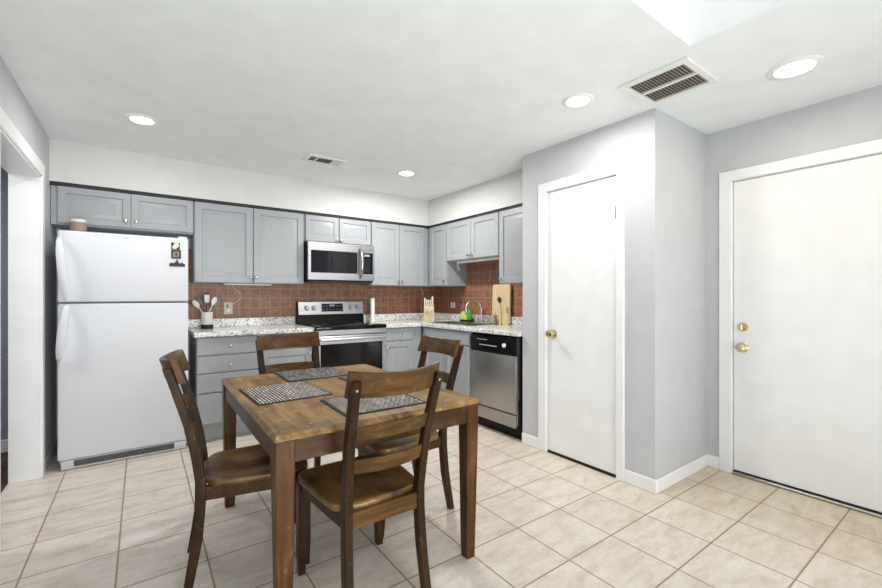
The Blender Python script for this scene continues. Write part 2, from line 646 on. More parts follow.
# left wall with the cased opening to the hall
OY0, OY1, OZ = 2.86, 3.93, 2.083
g = G()
g.box(XL - .15, XL, OY1, YB, 0, CZ)
g.box(XL - .15, XL, YW, OY0, 0, CZ)
g.box(XL - .15, XL, OY0, OY1, OZ, CZ)
struct('wall_left', g, M['wall'])
g = G()
g.box(-2.4, XL - .15, 4.74, 4.84, 0, CZ)
g.box(-2.4, -2.3, 1.6, 4.74, 0, CZ)
g.box(-2.3, XL - .15, 1.6, 1.7, 0, CZ)
struct('wall_hall', g, M['hall'])
g = G(); g.box(-2.3, XL - .15, 4.725, 4.74, 0, 0.10, .003)
struct('baseboard_hall', g, M['trim'])
area_light('hall_fill_light', (-1.5, 3.4, 2.36), (0, 0, 0), .3, .3, 13.0)  # unseen fill light added to brighten the hall
# jamb lining and casing of the opening
g = G()
g.box(XL - .152, XL + .002, OY1 - .02, OY1, 0, OZ)
g.box(XL - .152, XL + .002, OY0, OY0 + .02, 0, OZ)
g.box(XL - .152, XL + .002, OY0, OY1, OZ - .02, OZ)
g.box(XL, XL + .014, OY1 - .01, OY1 + .075, 0, OZ + .082, .004)
g.box(XL, XL + .014, OY0 - .075, OY0 + .01, 0, OZ + .082, .004)
g.box(XL, XL + .0145, OY0 - .075, OY1 + .075, OZ - .008, OZ + .083, .004)
struct('trim_1', g, M['trim'])

# pantry closet walls, with the doorway in the front one
DY0, DY1, DZ = 1.590, 2.200, 2.085
g = G()
g.box(XP, XP + .1, YP, DY0, 0, CZ)
g.box(XP, XP + .1, DY1, YPF, 0, CZ)
g.box(XP, XP + .1, DY0, DY1, DZ, CZ)
struct('wall_pantry_front', g, M['wall'])
g = G(); g.box(XP + .1, XE, YP, YP + .1, 0, CZ)
struct('wall_pantry_side', g, M['wall'])
g = G(); g.box(XP + .1, XR, YPF - .1, YPF, 0, CZ)
struct('wall_pantry_far', g, M['wall'])
g = G()
g.box(XP - .016, XP, DY1 - .004, 2.279, 0, 2.155, .004)
g.box(XP - .016, XP, 1.536, DY0 + .004, 0, 2.155, .004)
g.box(XP - .0165, XP, 1.5355, 2.2795, DZ - .004, 2.156, .004)
g.box(XP, XP + .1, DY1 - .006, DY1, 0, DZ)
g.box(XP, XP + .1, DY0, DY0 + .006, 0, DZ)
g.box(XP, XP + .1, DY0, DY1, DZ - .006, DZ)
struct('trim_2', g, M['trim'])

# entry wall with its doorway
EY0, EY1, EZ = 0.262, 1.172, 2.062
g = G()
g.box(XE, XE + .12, EY1, YP + .1, 0, CZ)
g.box(XE, XE + .12, YW, EY0, 0, CZ)
g.box(XE, XE + .12, EY0, EY1, EZ, CZ)
struct('wall_entry', g, M['wall'])
g = G()
g.box(XE - .016, XE, EY1 - .004, 1.249, 0, 2.132, .004)
g.box(XE - .016, XE, EY0 - .08, EY0 + .004, 0, 2.132, .004)
g.box(XE - .0165, XE, EY0 - .0805, 1.2495, EZ - .004, 2.133, .004)
g.box(XE, XE + .12, EY1 - .006, EY1, 0, EZ)
g.box(XE, XE + .12, EY0, EY0 + .006, 0, EZ)
g.box(XE, XE + .12, EY0, EY1, EZ - .006, EZ)
struct('trim_3', g, M['trim'])
g = G(); g.box(XE - .02, XE + .12, EY0 + .006, EY1 - .006, 0, .018, .004)
struct('trim_4', g, M['steeldw'])

# wall behind the camera with two wide living-room windows
WINS = [(-0.25, 1.25), (1.55, 3.05)]
g = G()
g.box(XL - .15, XE + .12, YW - .1, YW, 0, 0.45)
g.box(XL - .15, XE + .12, YW - .1, YW, 2.2, CZ)
g.box(XL - .15, -0.25, YW - .1, YW, 0.45, 2.2)
g.box(1.25, 1.55, YW - .1, YW, 0.45, 2.2)
g.box(3.05, XE + .12, YW - .1, YW, 0.45, 2.2)
struct('wall_front', g, M['wall'])
for i, (a, b) in enumerate(WINS):
    w = T('window_%d' % (i + 1), None, None, ((a + b) / 2, YW, .45), kind='structure')
    g = G()
    for bx in ((a, a + .05, .45, 2.2), (b - .05, b, .45, 2.2), (a, b, .45, .5), (a, b, 2.15, 2.2), ((a + b) / 2 - .025, (a + b) / 2 + .025, .45, 2.2)):
        g.box(bx[0], bx[1], YW - .08, YW - .02, bx[2], bx[3])
    w.part('window_frame', g, M['trim'])
    g = G(); g.box(a, b, YW - .055, YW - .049, .45, 2.2)
    w.part('pane', g, M['winglass'])

# soffits over the wall cabinets, and the dark reveal under them
g = G(); g.box(XL, XR, SFY, YB, SFZ, CZ)
struct('wall_soffit_back', g, M['soffit'])
g = G(); g.box(SFX, XR, YPF, SFY, SFZ, CZ)
struct('wall_soffit_right', g, M['soffit'])
g = G()
g.box(XL, 2.915, SFY + .012, YB - .02, 2.1, SFZ)
g.box(2.915, XR - .02, YPF, YB - .02, 2.1, SFZ)
struct('trim_5', g, M['strip'])

# terracotta tile on both kitchen walls
g = G(); g.box(.32, XR - .008, YB - .008, YB, .90, 1.70)
struct('wall_tile_back', g, M['splash_b'])
g = G(); g.box(XR - .008, XR, YPF, YB - .008, .90, 1.70)
struct('wall_tile_right', g, M['splash_r'])

# baseboards
BH = .088
g = G()
g.box(XP - .013, XP, YP - .013, 1.536, 0, BH, .004)
g.box(XP - .013, XP, 2.279, YPF, 0, BH, .004)
struct('baseboard_pantry_front', g, M['trim'])
g = G(); g.box(XP, XE - .013, YP - .013, YP, 0, BH, .004)
struct('baseboard_pantry_side', g, M['trim'])
g = G(); g.box(XE - .013, XE, 1.249, YP, 0, BH, .004)
struct('baseboard_entry', g, M['trim'])
g = G(); g.box(XL, XL + .013, OY1 + .075, YB, 0, BH, .004)
struct('baseboard_left', g, M['wall'])


# ------------------------------------------------------------------ doors
def knob_lathe(origin, axis, R=.027):
    k = G()
    k.lathe(origin, axis, [(R * 1.2, 0), (R * 1.2, .004), (R * 1.0, .009), (R * .42, .012), (R * .4, .026), (R * .8, .033), (R, .044), (R * .92, .056), (R * .5, .064), (0, .065)], 28)
    return k

d = T('door_1', 'flush white closet door with a brass knob and two hinges, beside the dishwasher', 'door', (XP + .03, 1.9, 0), kind='structure')
g = G(); g.box(XP + .004, XP + .039, DY0 + .009, DY1 - .009, .022, DZ - .009, .002)
d.part('door_slab', g, M['door'])
d.part('door_knob', knob_lathe((XP + .004, 2.138, .952), (-1, 0, 0), .031), M['brass'], 'brass knob')
for z in (1.78, .335):
    g = G(); g.box(XP - .006, XP + .003, DY0 - .002, DY0 + .016, z, z + .09); g.cyl((XP - .009, DY0 + .007, z), (XP - .009, DY0 + .007, z + .09), .006)
    d.part('hinge', g, M['nickel'] if z > 1 else M['trim'])
g = G(); g.box(XP + .002, XP + .1, DY0 + .006, DY1 - .006, .0005, .02)
struct('trim_6', g, M['dark'])

d = T('door_2', 'wide flush white entry door with brass knob and deadbolt', 'door', (XE + .04, .72, 0), kind='structure')
g = G(); g.box(XE + .008, XE + .052, EY0 + .009, EY1 - .009, .026, EZ - .009, .002)
d.part('door_slab', g, M['door'])
d.part('door_knob', knob_lathe((XE + .008, 1.108, .893), (-1, 0, 0), .029), M['brass'], 'brass knob')
g = G(); g.lathe((XE + .008, 1.108, 1.035), (-1, 0, 0), [(.032, 0), (.031, .007), (.026, .013), (.013, .015), (.013, .02), (0, .02)], 26); g.box(XE - .03, XE - .008, 1.104, 1.112, 1.018, 1.052, .002)
d.part('deadbolt', g, M['brass'], 'brass deadbolt')
g = G(); g.box(XE + .005, XE + .055, EY0 + .012, EY1 - .012, .0182, .0258)
d.part('door_sweep', g, M['blackmatte'])


# ------------------------------------------------------------------ ceiling fittings
LG = 'recessed ceiling lights'

def downlight(x, y, label, R=.094, power=DOWNLIGHT_POWER, open_can=False, color=(1.0, .985, .96)):
    t = T('ceiling_light', label, 'ceiling light', (x, y, CZ), LG)
    g = G()
    g.lathe((x, y, CZ), (0, 0, -1), [(R, 0), (R, .003), (R - .006, .007), (R * .74, .009), (R * .70, .006), (R * .70, .0)], 40)
    t.part('trim_ring', g, M['white'])
    if not open_can:
        g = G(); g.lathe((x, y, CZ - .003), (0, 0, -1), [(R * .70, 0), (R * .66, .003), (R * .4, .007), (0, .009)], 36)
        t.part('lens', g, M['lens'])
    else:
        g = G(); g.lathe((x, y, CZ - .001), (0, 0, -1), [(R * .70, 0), (R * .66, .003), (0, .003)], 36)
        t.part('reflector', g, M['lens'])
        for s in (0, 1):
            px, py = x - .046 + .022 * s, y + .040 + .014 * s
            g = G(); g.box(px - .006, px + .006, py - .007, py + .007, CZ - .012, CZ - .003, .002)
            t.part('lamp_clip', g, M['fridgegrey'])
    a = area_light('downlight', (x, y, CZ - .022), (0, 0, 0), R * 1.3, R * 1.3, power, color, 'DISK')
    a.parent = t.o
    a.location = (0, 0, -.022)

downlight(.003, 3.449, 'round recessed ceiling light over the white fridge', power=DOWNLIGHT_POWER * .35)
downlight(2.155, 1.56, 'round recessed ceiling light nearest the closet door', power=DOWNLIGHT_POWER * .55)
downlight(2.078, 3.447, 'round recessed ceiling light over the sink corner, beyond the small vent', power=DOWNLIGHT_POWER * 1.7)
downlight(2.765, .675, 'larger recessed ceiling light before the entry door, its lamp in view', .118, DOWNLIGHT_POWER * .18, True, (1.0, .84, .58))

t = T('ceiling_vent', 'large square ceiling return grille with two banks of dark slots', 'vent', (2.382, 1.135, CZ))
x0, x1, y0, y1 = 2.195, 2.570, .950, 1.322
g = G()
fw = .036
for b in ((x0, x1, y0, y0 + fw), (x0, x1, y1 - fw, y1), (x0, x0 + fw, y0 + fw, y1 - fw), (x1 - fw, x1, y0 + fw, y1 - fw)):
    g.box(*b, CZ - .016, CZ - .0005, .003)
g.box((x0 + x1) / 2 - .009, (x0 + x1) / 2 + .009, y0 + fw, y1 - fw, CZ - .014, CZ - .002)
t.part('frame', g, M['vent'])
g = G(); g.box(x0 + fw, x1 - fw, y0 + fw, y1 - fw, CZ - .002, CZ - .0005)
t.part('filter', g, M['ventback'])
for k in range(17):
    yy = y0 + fw + (k + .5) * (y1 - y0 - 2 * fw) / 17
    g = G()
    for (a, b) in ((x0 + fw, (x0 + x1) / 2 - .009), ((x0 + x1) / 2 + .009, x1 - fw)):
        g.sweep([[(a, yy - .005, CZ - .013), (a, yy - .0035, CZ - .013), (a, yy + .005, CZ - .004), (a, yy + .0035, CZ - .004)],
                 [(b, yy - .005, CZ - .013), (b, yy - .0035, CZ - .013), (b, yy + .005, CZ - .004), (b, yy + .0035, CZ - .004)]])
    t.part('fin', g, M['vent'])

t = T('ceiling_vent', 'small rectangular ceiling register with three slotted sections', 'vent', (1.30, 3.545, CZ))
x0, x1, y0, y1 = 1.128, 1.470, 3.445, 3.645
g = G()
for b in ((x0, x1, y0, y0 + .04), (x0, x1, y1 - .04, y1), (x0, x0 + .04, y0 + .04, y1 - .04), (x1 - .04, x1, y0 + .04, y1 - .04), (1.222, 1.234, y0 + .04, y1 - .04), (1.362, 1.374, y0 + .04, y1 - .04)):
    g.box(*b, CZ - .009, CZ - .0005, .002)
t.part('frame', g, M['vent'])
g = G(); g.box(x0 + .04, x1 - .04, y0 + .04, y1 - .04, CZ - .002, CZ - .0005)
t.part('damper', g, M['dark'])
for (a, b, s, along) in ((x0 + .04, 1.222, 1, 0), (1.234, 1.362, 1, 1), (1.374, x1 - .04, -1, 0)):
    for k in range(5):
        g = G()
        if along:
            yy = y0 + .05 + k * .025
            g.sweep([[(a, yy, CZ - .008), (a, yy + .0015, CZ - .008), (a, yy + .011, CZ - .002), (a, yy + .0095, CZ - .002)],
                     [(b, yy, CZ - .008), (b, yy + .0015, CZ - .008), (b, yy + .011, CZ - .002), (b, yy + .0095, CZ - .002)]])
        else:
            xx = a + .005 + k * (b - a - .012) / 4
            g.sweep([[(xx, y0 + .04, CZ - .008), (xx + .0015, y0 + .04, CZ - .008), (xx + .008 * s, y0 + .04, CZ - .002), (xx + .008 * s - .0015, y0 + .04, CZ - .002)],
                     [(xx, y1 - .04, CZ - .008), (xx + .0015, y1 - .04, CZ - .008), (xx + .008 * s, y1 - .04, CZ - .002), (xx + .008 * s - .0015, y1 - .04, CZ - .002)]])
        t.part('fin', g, M['vent'])


# ------------------------------------------------------------------ cabinets
def f_back(x, z, y):
    """door on the back run: faces -y"""
    return lambda u, v, dd: (x + u, y - dd, z + v)

def f_right(y, z, x):
    """door on the sink run: faces -x; u runs towards -y"""
    return lambda u, v, dd: (x - dd, y - u, z + v)

def small_knob(t, door, pos, axis, mat='nickel'):
    k = G()
    k.lathe(pos, axis, [(.009, 0), (.009, .002), (.005, .004), (.005, .012), (.012, .017), (.015, .022), (.013, .027), (.006, .030), (0, .030)], 18)
    t.sub(door, 'knob', k, M[mat])

def cabinet(label, x0, x1, y0, y1, z0, z1, loc, name='wall_cabinet', cat='cabinet', kick=None, group=None):
    t = T(name, label, cat, loc, group)
    g = G()
    g.box(x0, x1, y0, y1, z0, z1, .0015)
    t.part('cabinet_box', g, M['cab'])
    return t

UY = 4.31       # face-frame plane of the back uppers
UX = 2.925      # face-frame plane of the sink-side uppers
WC = 'grey wall cabinets'
# over the fridge
t = cabinet('shallow grey wall cabinet with two doors above the fridge', XL + .003, .378, UY, YB - .01, 1.80, 2.098, (-.09, 4.45, 1.80), group=WC)
for (a, b, kx) in ((-.522, -.073, -.105), (-.069, .374, -.035)):
    g = G(); g.panel_door(f_back(a, 1.813, UY), b - a, .283, rail=.05)
    dd = t.part('door', g, M['cab'])
    small_knob(t, dd, (kx, UY - .02, 1.868), (0, -1, 0), 'brass')
# tall pair right of the fridge
t = cabinet('tall grey wall cabinet with two doors between fridge and microwave', .381, 1.360, UY, YB - .01, 1.372, 2.098, (.87, 4.45, 1.372), group=WC)
for (a, b, kx) in ((.386, .868, .848), (.876, 1.355, .897)):
    g = G(); g.panel_door(f_back(a, 1.376, UY), b - a, .72)
    dd = t.part('door', g, M['cab'])
    small_knob(t, dd, (kx, UY - .02, 1.43), (0, -1, 0))
# over the microwave
t = cabinet('short grey wall cabinet with two doors above the microwave', 1.363, 2.121, UY, YB - .01, 1.818, 2.098, (1.74, 4.45, 1.818), group=WC)
for (a, b, kx) in ((1.376, 1.733, 1.712), (1.741, 2.113, 1.764)):
    g = G(); g.panel_door(f_back(a, 1.824, UY), b - a, .272, rail=.05)
    dd = t.part('door', g, M['cab'])
    small_knob(t, dd, (kx, UY - .02, 1.855), (0, -1, 0))
# right of the microwave, into the corner
t = cabinet('tall grey wall cabinet with two doors between microwave and corner', 2.124, 2.91, UY, YB - .01, 1.372, 2.098, (2.5, 4.45, 1.372), group=WC)
for (a, b, kx) in ((2.129, 2.486, 2.466), (2.492, 2.848, 2.512)):
    g = G(); g.panel_door(f_back(a, 1.376, UY), b - a, .72)
    dd = t.part('door', g, M['cab'])
    small_knob(t, dd, (kx, UY - .02, 1.43), (0, -1, 0))
# sink side: single door in the corner
t = cabinet('narrow grey wall cabinet with one door in the corner, left of the sink', UX, XR - .01, 3.922, YB - .012, 1.372, 2.098, (3.08, 4.2, 1.372), group=WC)
g = G(); g.panel_door(f_right(4.262, 1.376, UX), .335, .72)
dd = t.part('door', g, M['cab'])
small_knob(t, dd, (UX - .02, 3.955, 1.43), (-1, 0, 0))
# over the sink
t = cabinet('short grey wall cabinet with two doors above the sink', UX, XR - .01, 3.037, 3.919, 1.655, 2.098, (3.08, 3.48, 1.655), group=WC)
for (a, w, ky) in ((3.914, .440, 3.50), (3.470, .428, 3.445)):
    g = G(); g.panel_door(f_right(a, 1.660, UX), w, .436)
    dd = t.part('door', g, M['cab'])
    small_knob(t, dd, (UX - .02, ky, 1.70), (-1, 0, 0))
# next to the pantry
t = cabinet('tall grey wall cabinet above the dishwasher, beside the closet wall', UX, XR - .01, YPF + .004, 3.034, 1.372, 2.098, (3.08, 2.75, 1.372), group=WC)
g = G(); g.panel_door(f_right(3.029, 1.376, UX), .54, .72)
dd = t.part('door', g, M['cab'])
small_knob(t, dd, (UX - .02, 2.998, 1.43), (-1, 0, 0))

# base cabinets
BC = 'grey base cabinets'
BY, BX = 4.01, 2.62
CT0, CT1 = .905, .945   # countertop underside and top
KZ = .155

def base_box(label, x0, x1, y0, y1, loc, kick):
    t = T('base_cabinet', label, 'cabinet', loc, BC)
    g = G(); g.box(x0, x1, y0, y1, KZ, CT0 - .003, .0015)
    t.part('cabinet_box', g, M['cab'])
    g = G(); g.box(*kick, .001, KZ)
    t.part('toe_kick', g, M['cab'])
    return t

def flat_front(f, w, h):
    g = G()
    g.panel_door(f, w, h, raised=False)
    return g

t = base_box('grey base cabinet with a stack of four drawers beside the fridge', .372, .866, BY, YB - .01, (.617, 4.3, 0), (.372, .866, BY + .08, YB - .02))
for z0, z1 in ((.748, .893), (.598, .738), (.432, .588), (.167, .420)):
    dr = t.part('drawer', flat_front(f_back(.376, z0, BY), .486, z1 - z0), M['cab'])
    small_knob(t, dr, (.628, BY - .02, (z0 + z1) / 2 if z1 < .7 or z1 > .8 else .66), (0, -1, 0), 'brass')
t = base_box('grey base cabinet with drawer and raised-panel door, left of the range', .869, 1.345, BY, YB - .01, (1.1, 4.3, 0), (.869, 1.345, BY + .08, YB - .02))
dr = t.part('drawer', flat_front(f_back(.871, .762, BY), .468, .131), M['cab'])
small_knob(t, dr, (1.105, BY - .02, .83), (0, -1, 0), 'brass')
g = G(); g.panel_door(f_back(.871, .167, BY), .468, .583)
dd = t.part('door', g, M['cab'])
small_knob(t, dd, (1.318, BY - .02, .705), (0, -1, 0))
t = base_box('grey base cabinet with drawer and door, between range and corner', 2.135, 2.617, BY, YB - .01, (2.37, 4.3, 0), (2.135, 2.617, BY + .08, YB - .02))
dr = t.part('drawer', flat_front(f_back(2.146, .762, BY), .346, .131), M['cab'])
small_knob(t, dr, (2.319, BY - .02, .815), (0, -1, 0))
g = G(); g.panel_door(f_back(2.146, .167, BY), .346, .583)
dd = t.part('door', g, M['cab'])
small_knob(t, dd, (2.162, BY - .02, .69), (0, -1, 0))
t = T('base_cabinet', 'grey sink base cabinet with two doors, left of the dishwasher', 'cabinet', (2.9, 3.6, 0), BC)
g = G()
g.box(BX, BX + .02, 3.125, 3.99, KZ, CT0 - .003, .0015)
g.box(BX + .02, XR - .01, 3.125, 3.143, KZ, CT0 - .003)
g.box(BX + .02, XR - .01, 3.972, 3.99, KZ, CT0 - .003)
g.box(BX + .02, XR - .01, 3.143, 3.972, KZ, KZ + .018)
t.part('cabinet_box', g, M['cab'])
g = G(); g.box(BX + .08, XR - .02, 3.125, 3.99, .001, KZ)
t.part('toe_kick', g, M['cab'])
t.part('false_drawer_front', flat_front(f_right(3.918, .762, BX), .785, .131), M['cab'])
for a, ky in ((3.918, 3.551), (3.522, 3.495)):
    g = G(); g.panel_door(f_right(a, .167, BX), .389, .583)
    dd = t.part('door', g, M['cab'])
    small_knob(t, dd, (BX - .02, ky, .655), (-1, 0, 0))

# countertops with their upstands
g = G()
g.box(.352, 1.352, 3.965, YB - .01, CT0, CT1, .004)
g.box(.352, 1.352, YB - .03, YB - .0085, CT1, 1.028, .003)
single('countertop', g, M['granite'], 'speckled white granite countertop between fridge and range', 'countertop', (.85, 4.28, CT0))
SX0, SX1, SY0, SY1 = 2.705, 3.06, 3.225, 3.965
g = G()
g.box(2.130, 2.585, 3.965, YB - .01, CT0, CT1, .004)
g.box(2.585, SX0, 2.464, YB - .01, CT0, CT1, .004)
g.box(SX1, XR - .01, 2.464, YB - .01, CT0, CT1, .004)
g.box(SX0, SX1, 2.464, SY0, CT0, CT1, .004)
g.box(SX0, SX1, SY1, YB - .01, CT0, CT1, .004)
g.box(2.130, XR - .0085, YB - .03, YB - .0085, CT1, 1.028, .003)
g.box(XR - .03, XR - .0085, 2.464, YB - .03, CT1, 1.028, .003)
single('countertop', g, M['granite'], 'speckled white granite countertop turning the corner around the sink', 'countertop', (2.9, 3.6, CT0))


# ------------------------------------------------------------------ fridge
t = T('refrigerator', 'white top-freezer refrigerator standing against the back wall', 'refrigerator', (-.085, 4.28, 0))
FX0, FX1, FY = -.484, .312, 3.972
g = G(); g.box(FX0 + .004, FX1 - .004, FY + .062, 4.58, .03, 1.695, .006)
t.part('cabinet_body', g, M['fridge'])
g = G(); g.box(FX0 + .012, FX1 - .012, FY + .05, FY + .064, .06, 1.69)
t.part('door_gasket', g, M['fridgegrey'])

def rounded_door(z0, z1):
    k = G()
    k.box(FX0, FX1, FY, FY + .052, z0, z1, .012, 3)
    return k

hd = t.part('freezer_door', rounded_door(1.206, 1.72), M['fridge'])
fd = t.part('fridge_door', rounded_door(.072, 1.194), M['fridge'])

def handle(pts, ws):
    secs = []
    for (x, y, z), w in zip(pts, ws):
        secs.append([(x - w, y, z), (x - w * .6, y - .012, z), (x + w * .6, y - .012, z), (x + w, y, z), (x + w * .6, y + .010, z), (x - w * .6, y + .010, z)])
    k = G(); k.sweep(secs)
    return k

up = [(-.472, FY - .010, 1.668), (-.470, FY - .034, 1.635), (-.464, FY - .052, 1.56), (-.456, FY - .060, 1.46), (-.447, FY - .056, 1.37), (-.438, FY - .042, 1.28), (-.432, FY - .012, 1.215)]
ws = [.010, .017, .022, .024, .024, .021, .016]
t.sub(hd, 'handle', handle(up, ws), M['fridge'], sharp=60)
lo = [(x, y, 2.40 - z - (1.665 - z) * 0.0) for x, y, z in up]
lo = [(x, y, 1.185 - (z - 1.215) * .88) for x, y, z in up]
t.sub(fd, 'handle', handle(lo, ws), M['fridge'], sharp=60)
g = G(); g.lathe((-.096, FY - .0005, 1.695), (0, -1, 0), [(.022, 0), (.021, .002), (0, .003)], 24)
for v in g.bm.verts:
    v.co.z = 1.695 + (v.co.z - 1.695) * .35
t.sub(hd, 'badge', g, M['grille'])
g = G(); g.box(FX1 - .07, FX1 - .006, FY + .02, FY + .085, 1.72, 1.735, .004)
t.part('hinge_cover', g, M['fridge'])
g = G(); g.box(FX1 - .045, FX1 + .004, FY + .012, FY + .05, 1.195, 1.205, .002)
t.part('middle_hinge', g, M['fridgegrey'])
gr = G(); gr.box(-.466, .296, FY + .004, FY + .05, .004, .070, .006, 2)
gp = t.part('kick_grille', gr, M['grille'])
g = G(); g.box(-.395, .215, FY + .001, FY + .0045, .020, .064, .002)
t.sub(gp, 'grille_opening', g, M['blackmatte'])
g = G()
for k in range(4):
    g.box(-.392, .212, FY - .002, FY + .0015, .0255 + k * .010, .0285 + k * .010)
t.sub(gp, 'grille_bars', g, M['fridgegrey'])

# things on the fridge
t = T('cup', 'dusty pink cup with a white rim on top of the fridge', 'cup', (-.385, 4.11, 1.695))
g = G(); g.lathe((-.385, 4.11, 1.695), (0, 0, 1), [(.047, .001), (.051, .01), (.050, .10), (.045, .105)], 32)
t.part('cup_body', g, M['pinkcup'])
g = G(); g.lathe((-.385, 4.11, 1.80), (0, 0, 1), [(.047, 0), (.047, .02), (.043, .022), (.041, .01), (0, .008)], 32)
t.part('rim', g, M['ceramic'], 'white rim')
MG = 'magnets on the freezer door'
t = T('fridge_magnet', 'small cream and black magnet, topmost of the three on the freezer door', 'magnet', (.218, FY, 1.648), MG)
g = G(); g.box(.194, .252, FY - .004, FY, 1.625, 1.682, .001)
t.part('backing', g, M['blackmatte'])
g = G(); g.prism([(.204, 1.630), (.226, 1.628), (.236, 1.642), (.247, 1.650), (.243, 1.684), (.214, 1.686), (.210, 1.660), (.200, 1.648)], lambda u, v, dd: (u, FY - .004 - dd, v), 0, .003)
t.part('cream_shape', g, M['cream'])
t = T('fridge_magnet', 'square black-framed picture magnet on the freezer door', 'magnet', (.224, FY, 1.57), MG)
g = G()
for b in ((.194, .205, 1.552, 1.622), (.249, .260, 1.552, 1.622), (.205, .249, 1.552, 1.563), (.205, .249, 1.611, 1.622)):
    g.box(b[0], b[1], FY - .007, FY, b[2], b[3], .001)
t.part('frame', g, M['blackmatte'])
g = G(); g.box(.205, .249, FY - .003, FY, 1.563, 1.611)
pp = t.part('picture', g, M['pinkcup'])
g = G(); g.box(.221, .235, FY - .0045, FY - .003, 1.570, 1.602)
t.sub(pp, 'picture_figure', g, M['stem'])
g = G()
sky = [(.182, 1.488), (.288, 1.488), (.288, 1.512), (.276, 1.512), (.270, 1.522), (.262, 1.522), (.258, 1.515), (.248, 1.515), (.246, 1.528), (.240, 1.528), (.238, 1.538), (.233, 1.547), (.228, 1.538), (.226, 1.524), (.214, 1.524), (.212, 1.514), (.203, 1.514), (.200, 1.520), (.192, 1.520), (.190, 1.512), (.182, 1.512)]
g.prism(sky, lambda u, v, dd: (u, FY - dd, v), 0, .005)
single('fridge_magnet', g, M['blackmatte'], 'dark skyline-shaped magnet, lowest of the three on the freezer door', 'magnet', (.234, FY, 1.488), MG)


# ------------------------------------------------------------------ microwave
t = T('microwave', 'stainless over-the-range microwave below the short cabinet', 'microwave', (1.74, 4.4, 1.40))
MX0, MX1, MY, MZ0, MZ1 = 1.366, 2.118, 4.205, 1.408, 1.812
g = G(); g.box(MX0, MX1, MY + .03, YB - .012, MZ0, MZ1, .003)
t.part('case', g, M['black'])
g = G()
DX1 = 1.955
for b in ((MX0 + .006, DX1, MZ1 - .088, MZ1 - .002), (MX0 + .006, DX1, MZ0 + .012, MZ0 + .085), (MX0 + .006, MX0 + .036, MZ0 + .085, MZ1 - .088), (DX1 - .045, DX1, MZ0 + .085, MZ1 - .088)):
    g.box(b[0], b[1], MY, MY + .03, b[2], b[3], .001)
dd = t.part('door', g, M['steel'])
g = G(); g.box(MX0 + .036, DX1 - .045, MY + .002, MY + .03, MZ0 + .085, MZ1 - .088)
t.sub(dd, 'window', g, M['mwglass'])
g = G(); hx = 1.942
g.tube([(hx, MY + .002, 1.772), (hx, MY - .034, 1.745), (hx, MY - .052, 1.68), (hx, MY - .056, 1.61), (hx, MY - .052, 1.54), (hx, MY - .034, 1.475), (hx, MY + .002, 1.448)], [.012, .015, .017, .018, .017, .015, .012], 14)
t.sub(dd, 'handle', g, M['nickel'], sharp=60)
g = G()
for b in ((DX1 + .003, MX1 - .002, MZ1 - .088, MZ1 - .002), (DX1 + .003, MX1 - .002, MZ0 + .012, MZ0 + .085), (MX1 - .022, MX1 - .002, MZ0 + .085, MZ1 - .088)):
    g.box(b[0], b[1], MY, MY + .03, b[2], b[3], .001)
cp = t.part('control_panel', g, M['steel'])
g = G(); g.box(DX1 + .003, MX1 - .022, MY + .001, MY + .03, MZ0 + .085, MZ1 - .088)
kp = t.part('keypad', g, M['glass'])
g = G(); g.box(1.995, 2.060, MY - .0005, MY + .001, 1.685, 1.708)
t.sub(kp, 'display', g, M['display'])
for r in range(6):
    for c in range(3):
        g = G(); g.box(1.993 + c * .028, 2.003 + c * .028, MY - .0005, MY + .001, 1.516 + r * .026, 1.520 + r * .026)
        t.sub(kp, 'button', g, M['fridgegrey'])
g = G(); g.box(MX0 + .02, MX1 - .02, MY + .01, MY + .25, MZ0 - .012, MZ0)
t.part('vent_underside', g, M['blackmatte'])

# ------------------------------------------------------------------ range
t = T('range', 'stainless electric range with black glass cooktop and oven door', 'range', (1.74, 4.25, 0))
RX0, RX1, RY = 1.362, 2.122, 3.945
g = G(); g.box(RX0, RX1, RY + .04, YB - .02, .03, .915, .003)
t.part('oven_body', g, M['black'])
g = G(); g.box(RX0 - .002, RX1 + .002, RY - .015, YB - .085, .915, .951, .006, 2)
ct = t.part('cooktop', g, M['glass'])
for cx, cy, r in ((1.55, 4.11, .10), (1.93, 4.11, .085), (1.55, 4.37, .08), (1.93, 4.37, .10)):
    g = G(); g.lathe((cx, cy, .951), (0, 0, 1), [(r, 0), (r, .0004), (r - .003, .0004), (r - .003, 0)], 40)
    t.sub(ct, 'burner_ring', g, M['fridgegrey'])
# backguard: black lower part, stainless console above, leaning back
def bg_f(u, v, dd):
    return (u, 4.505 + (v - .95) * .10 - dd, v)
g = G(); g.prism([(4.485, .951), (4.575, .951), (4.575, 1.19), (4.525, 1.19), (4.505, 1.05)], lambda u, v, dd: (dd, u, v), RX0, RX1)
bg = t.part('backguard', g, M['black'])
g = G(); g.prism([(4.498, 1.048), (4.520, 1.186), (4.526, 1.192), (4.540, 1.192), (4.506, 1.048)], lambda u, v, dd: (dd, u - .004, v), RX0 + .004, RX1 - .004)
co = t.part('control_console', g, M['steel'])
ax = Vector((0, -1, .16))
g = G(); g.prism([(1.618, 1.078), (1.868, 1.078), (1.868, 1.166), (1.618, 1.166)], lambda u, v, dd: (u, 4.494 + (v - 1.048) * .159 - dd, v), -.004, .002)
dp = t.sub(co, 'display_panel', g, M['glass'])
g = G(); g.prism([(1.71, 1.135), (1.775, 1.135), (1.775, 1.156), (1.71, 1.156)], lambda u, v, dd: (u, 4.494 + (v - 1.048) * .159 - dd, v), .002, .003)
t.sub(co, 'clock', g, M['display'])
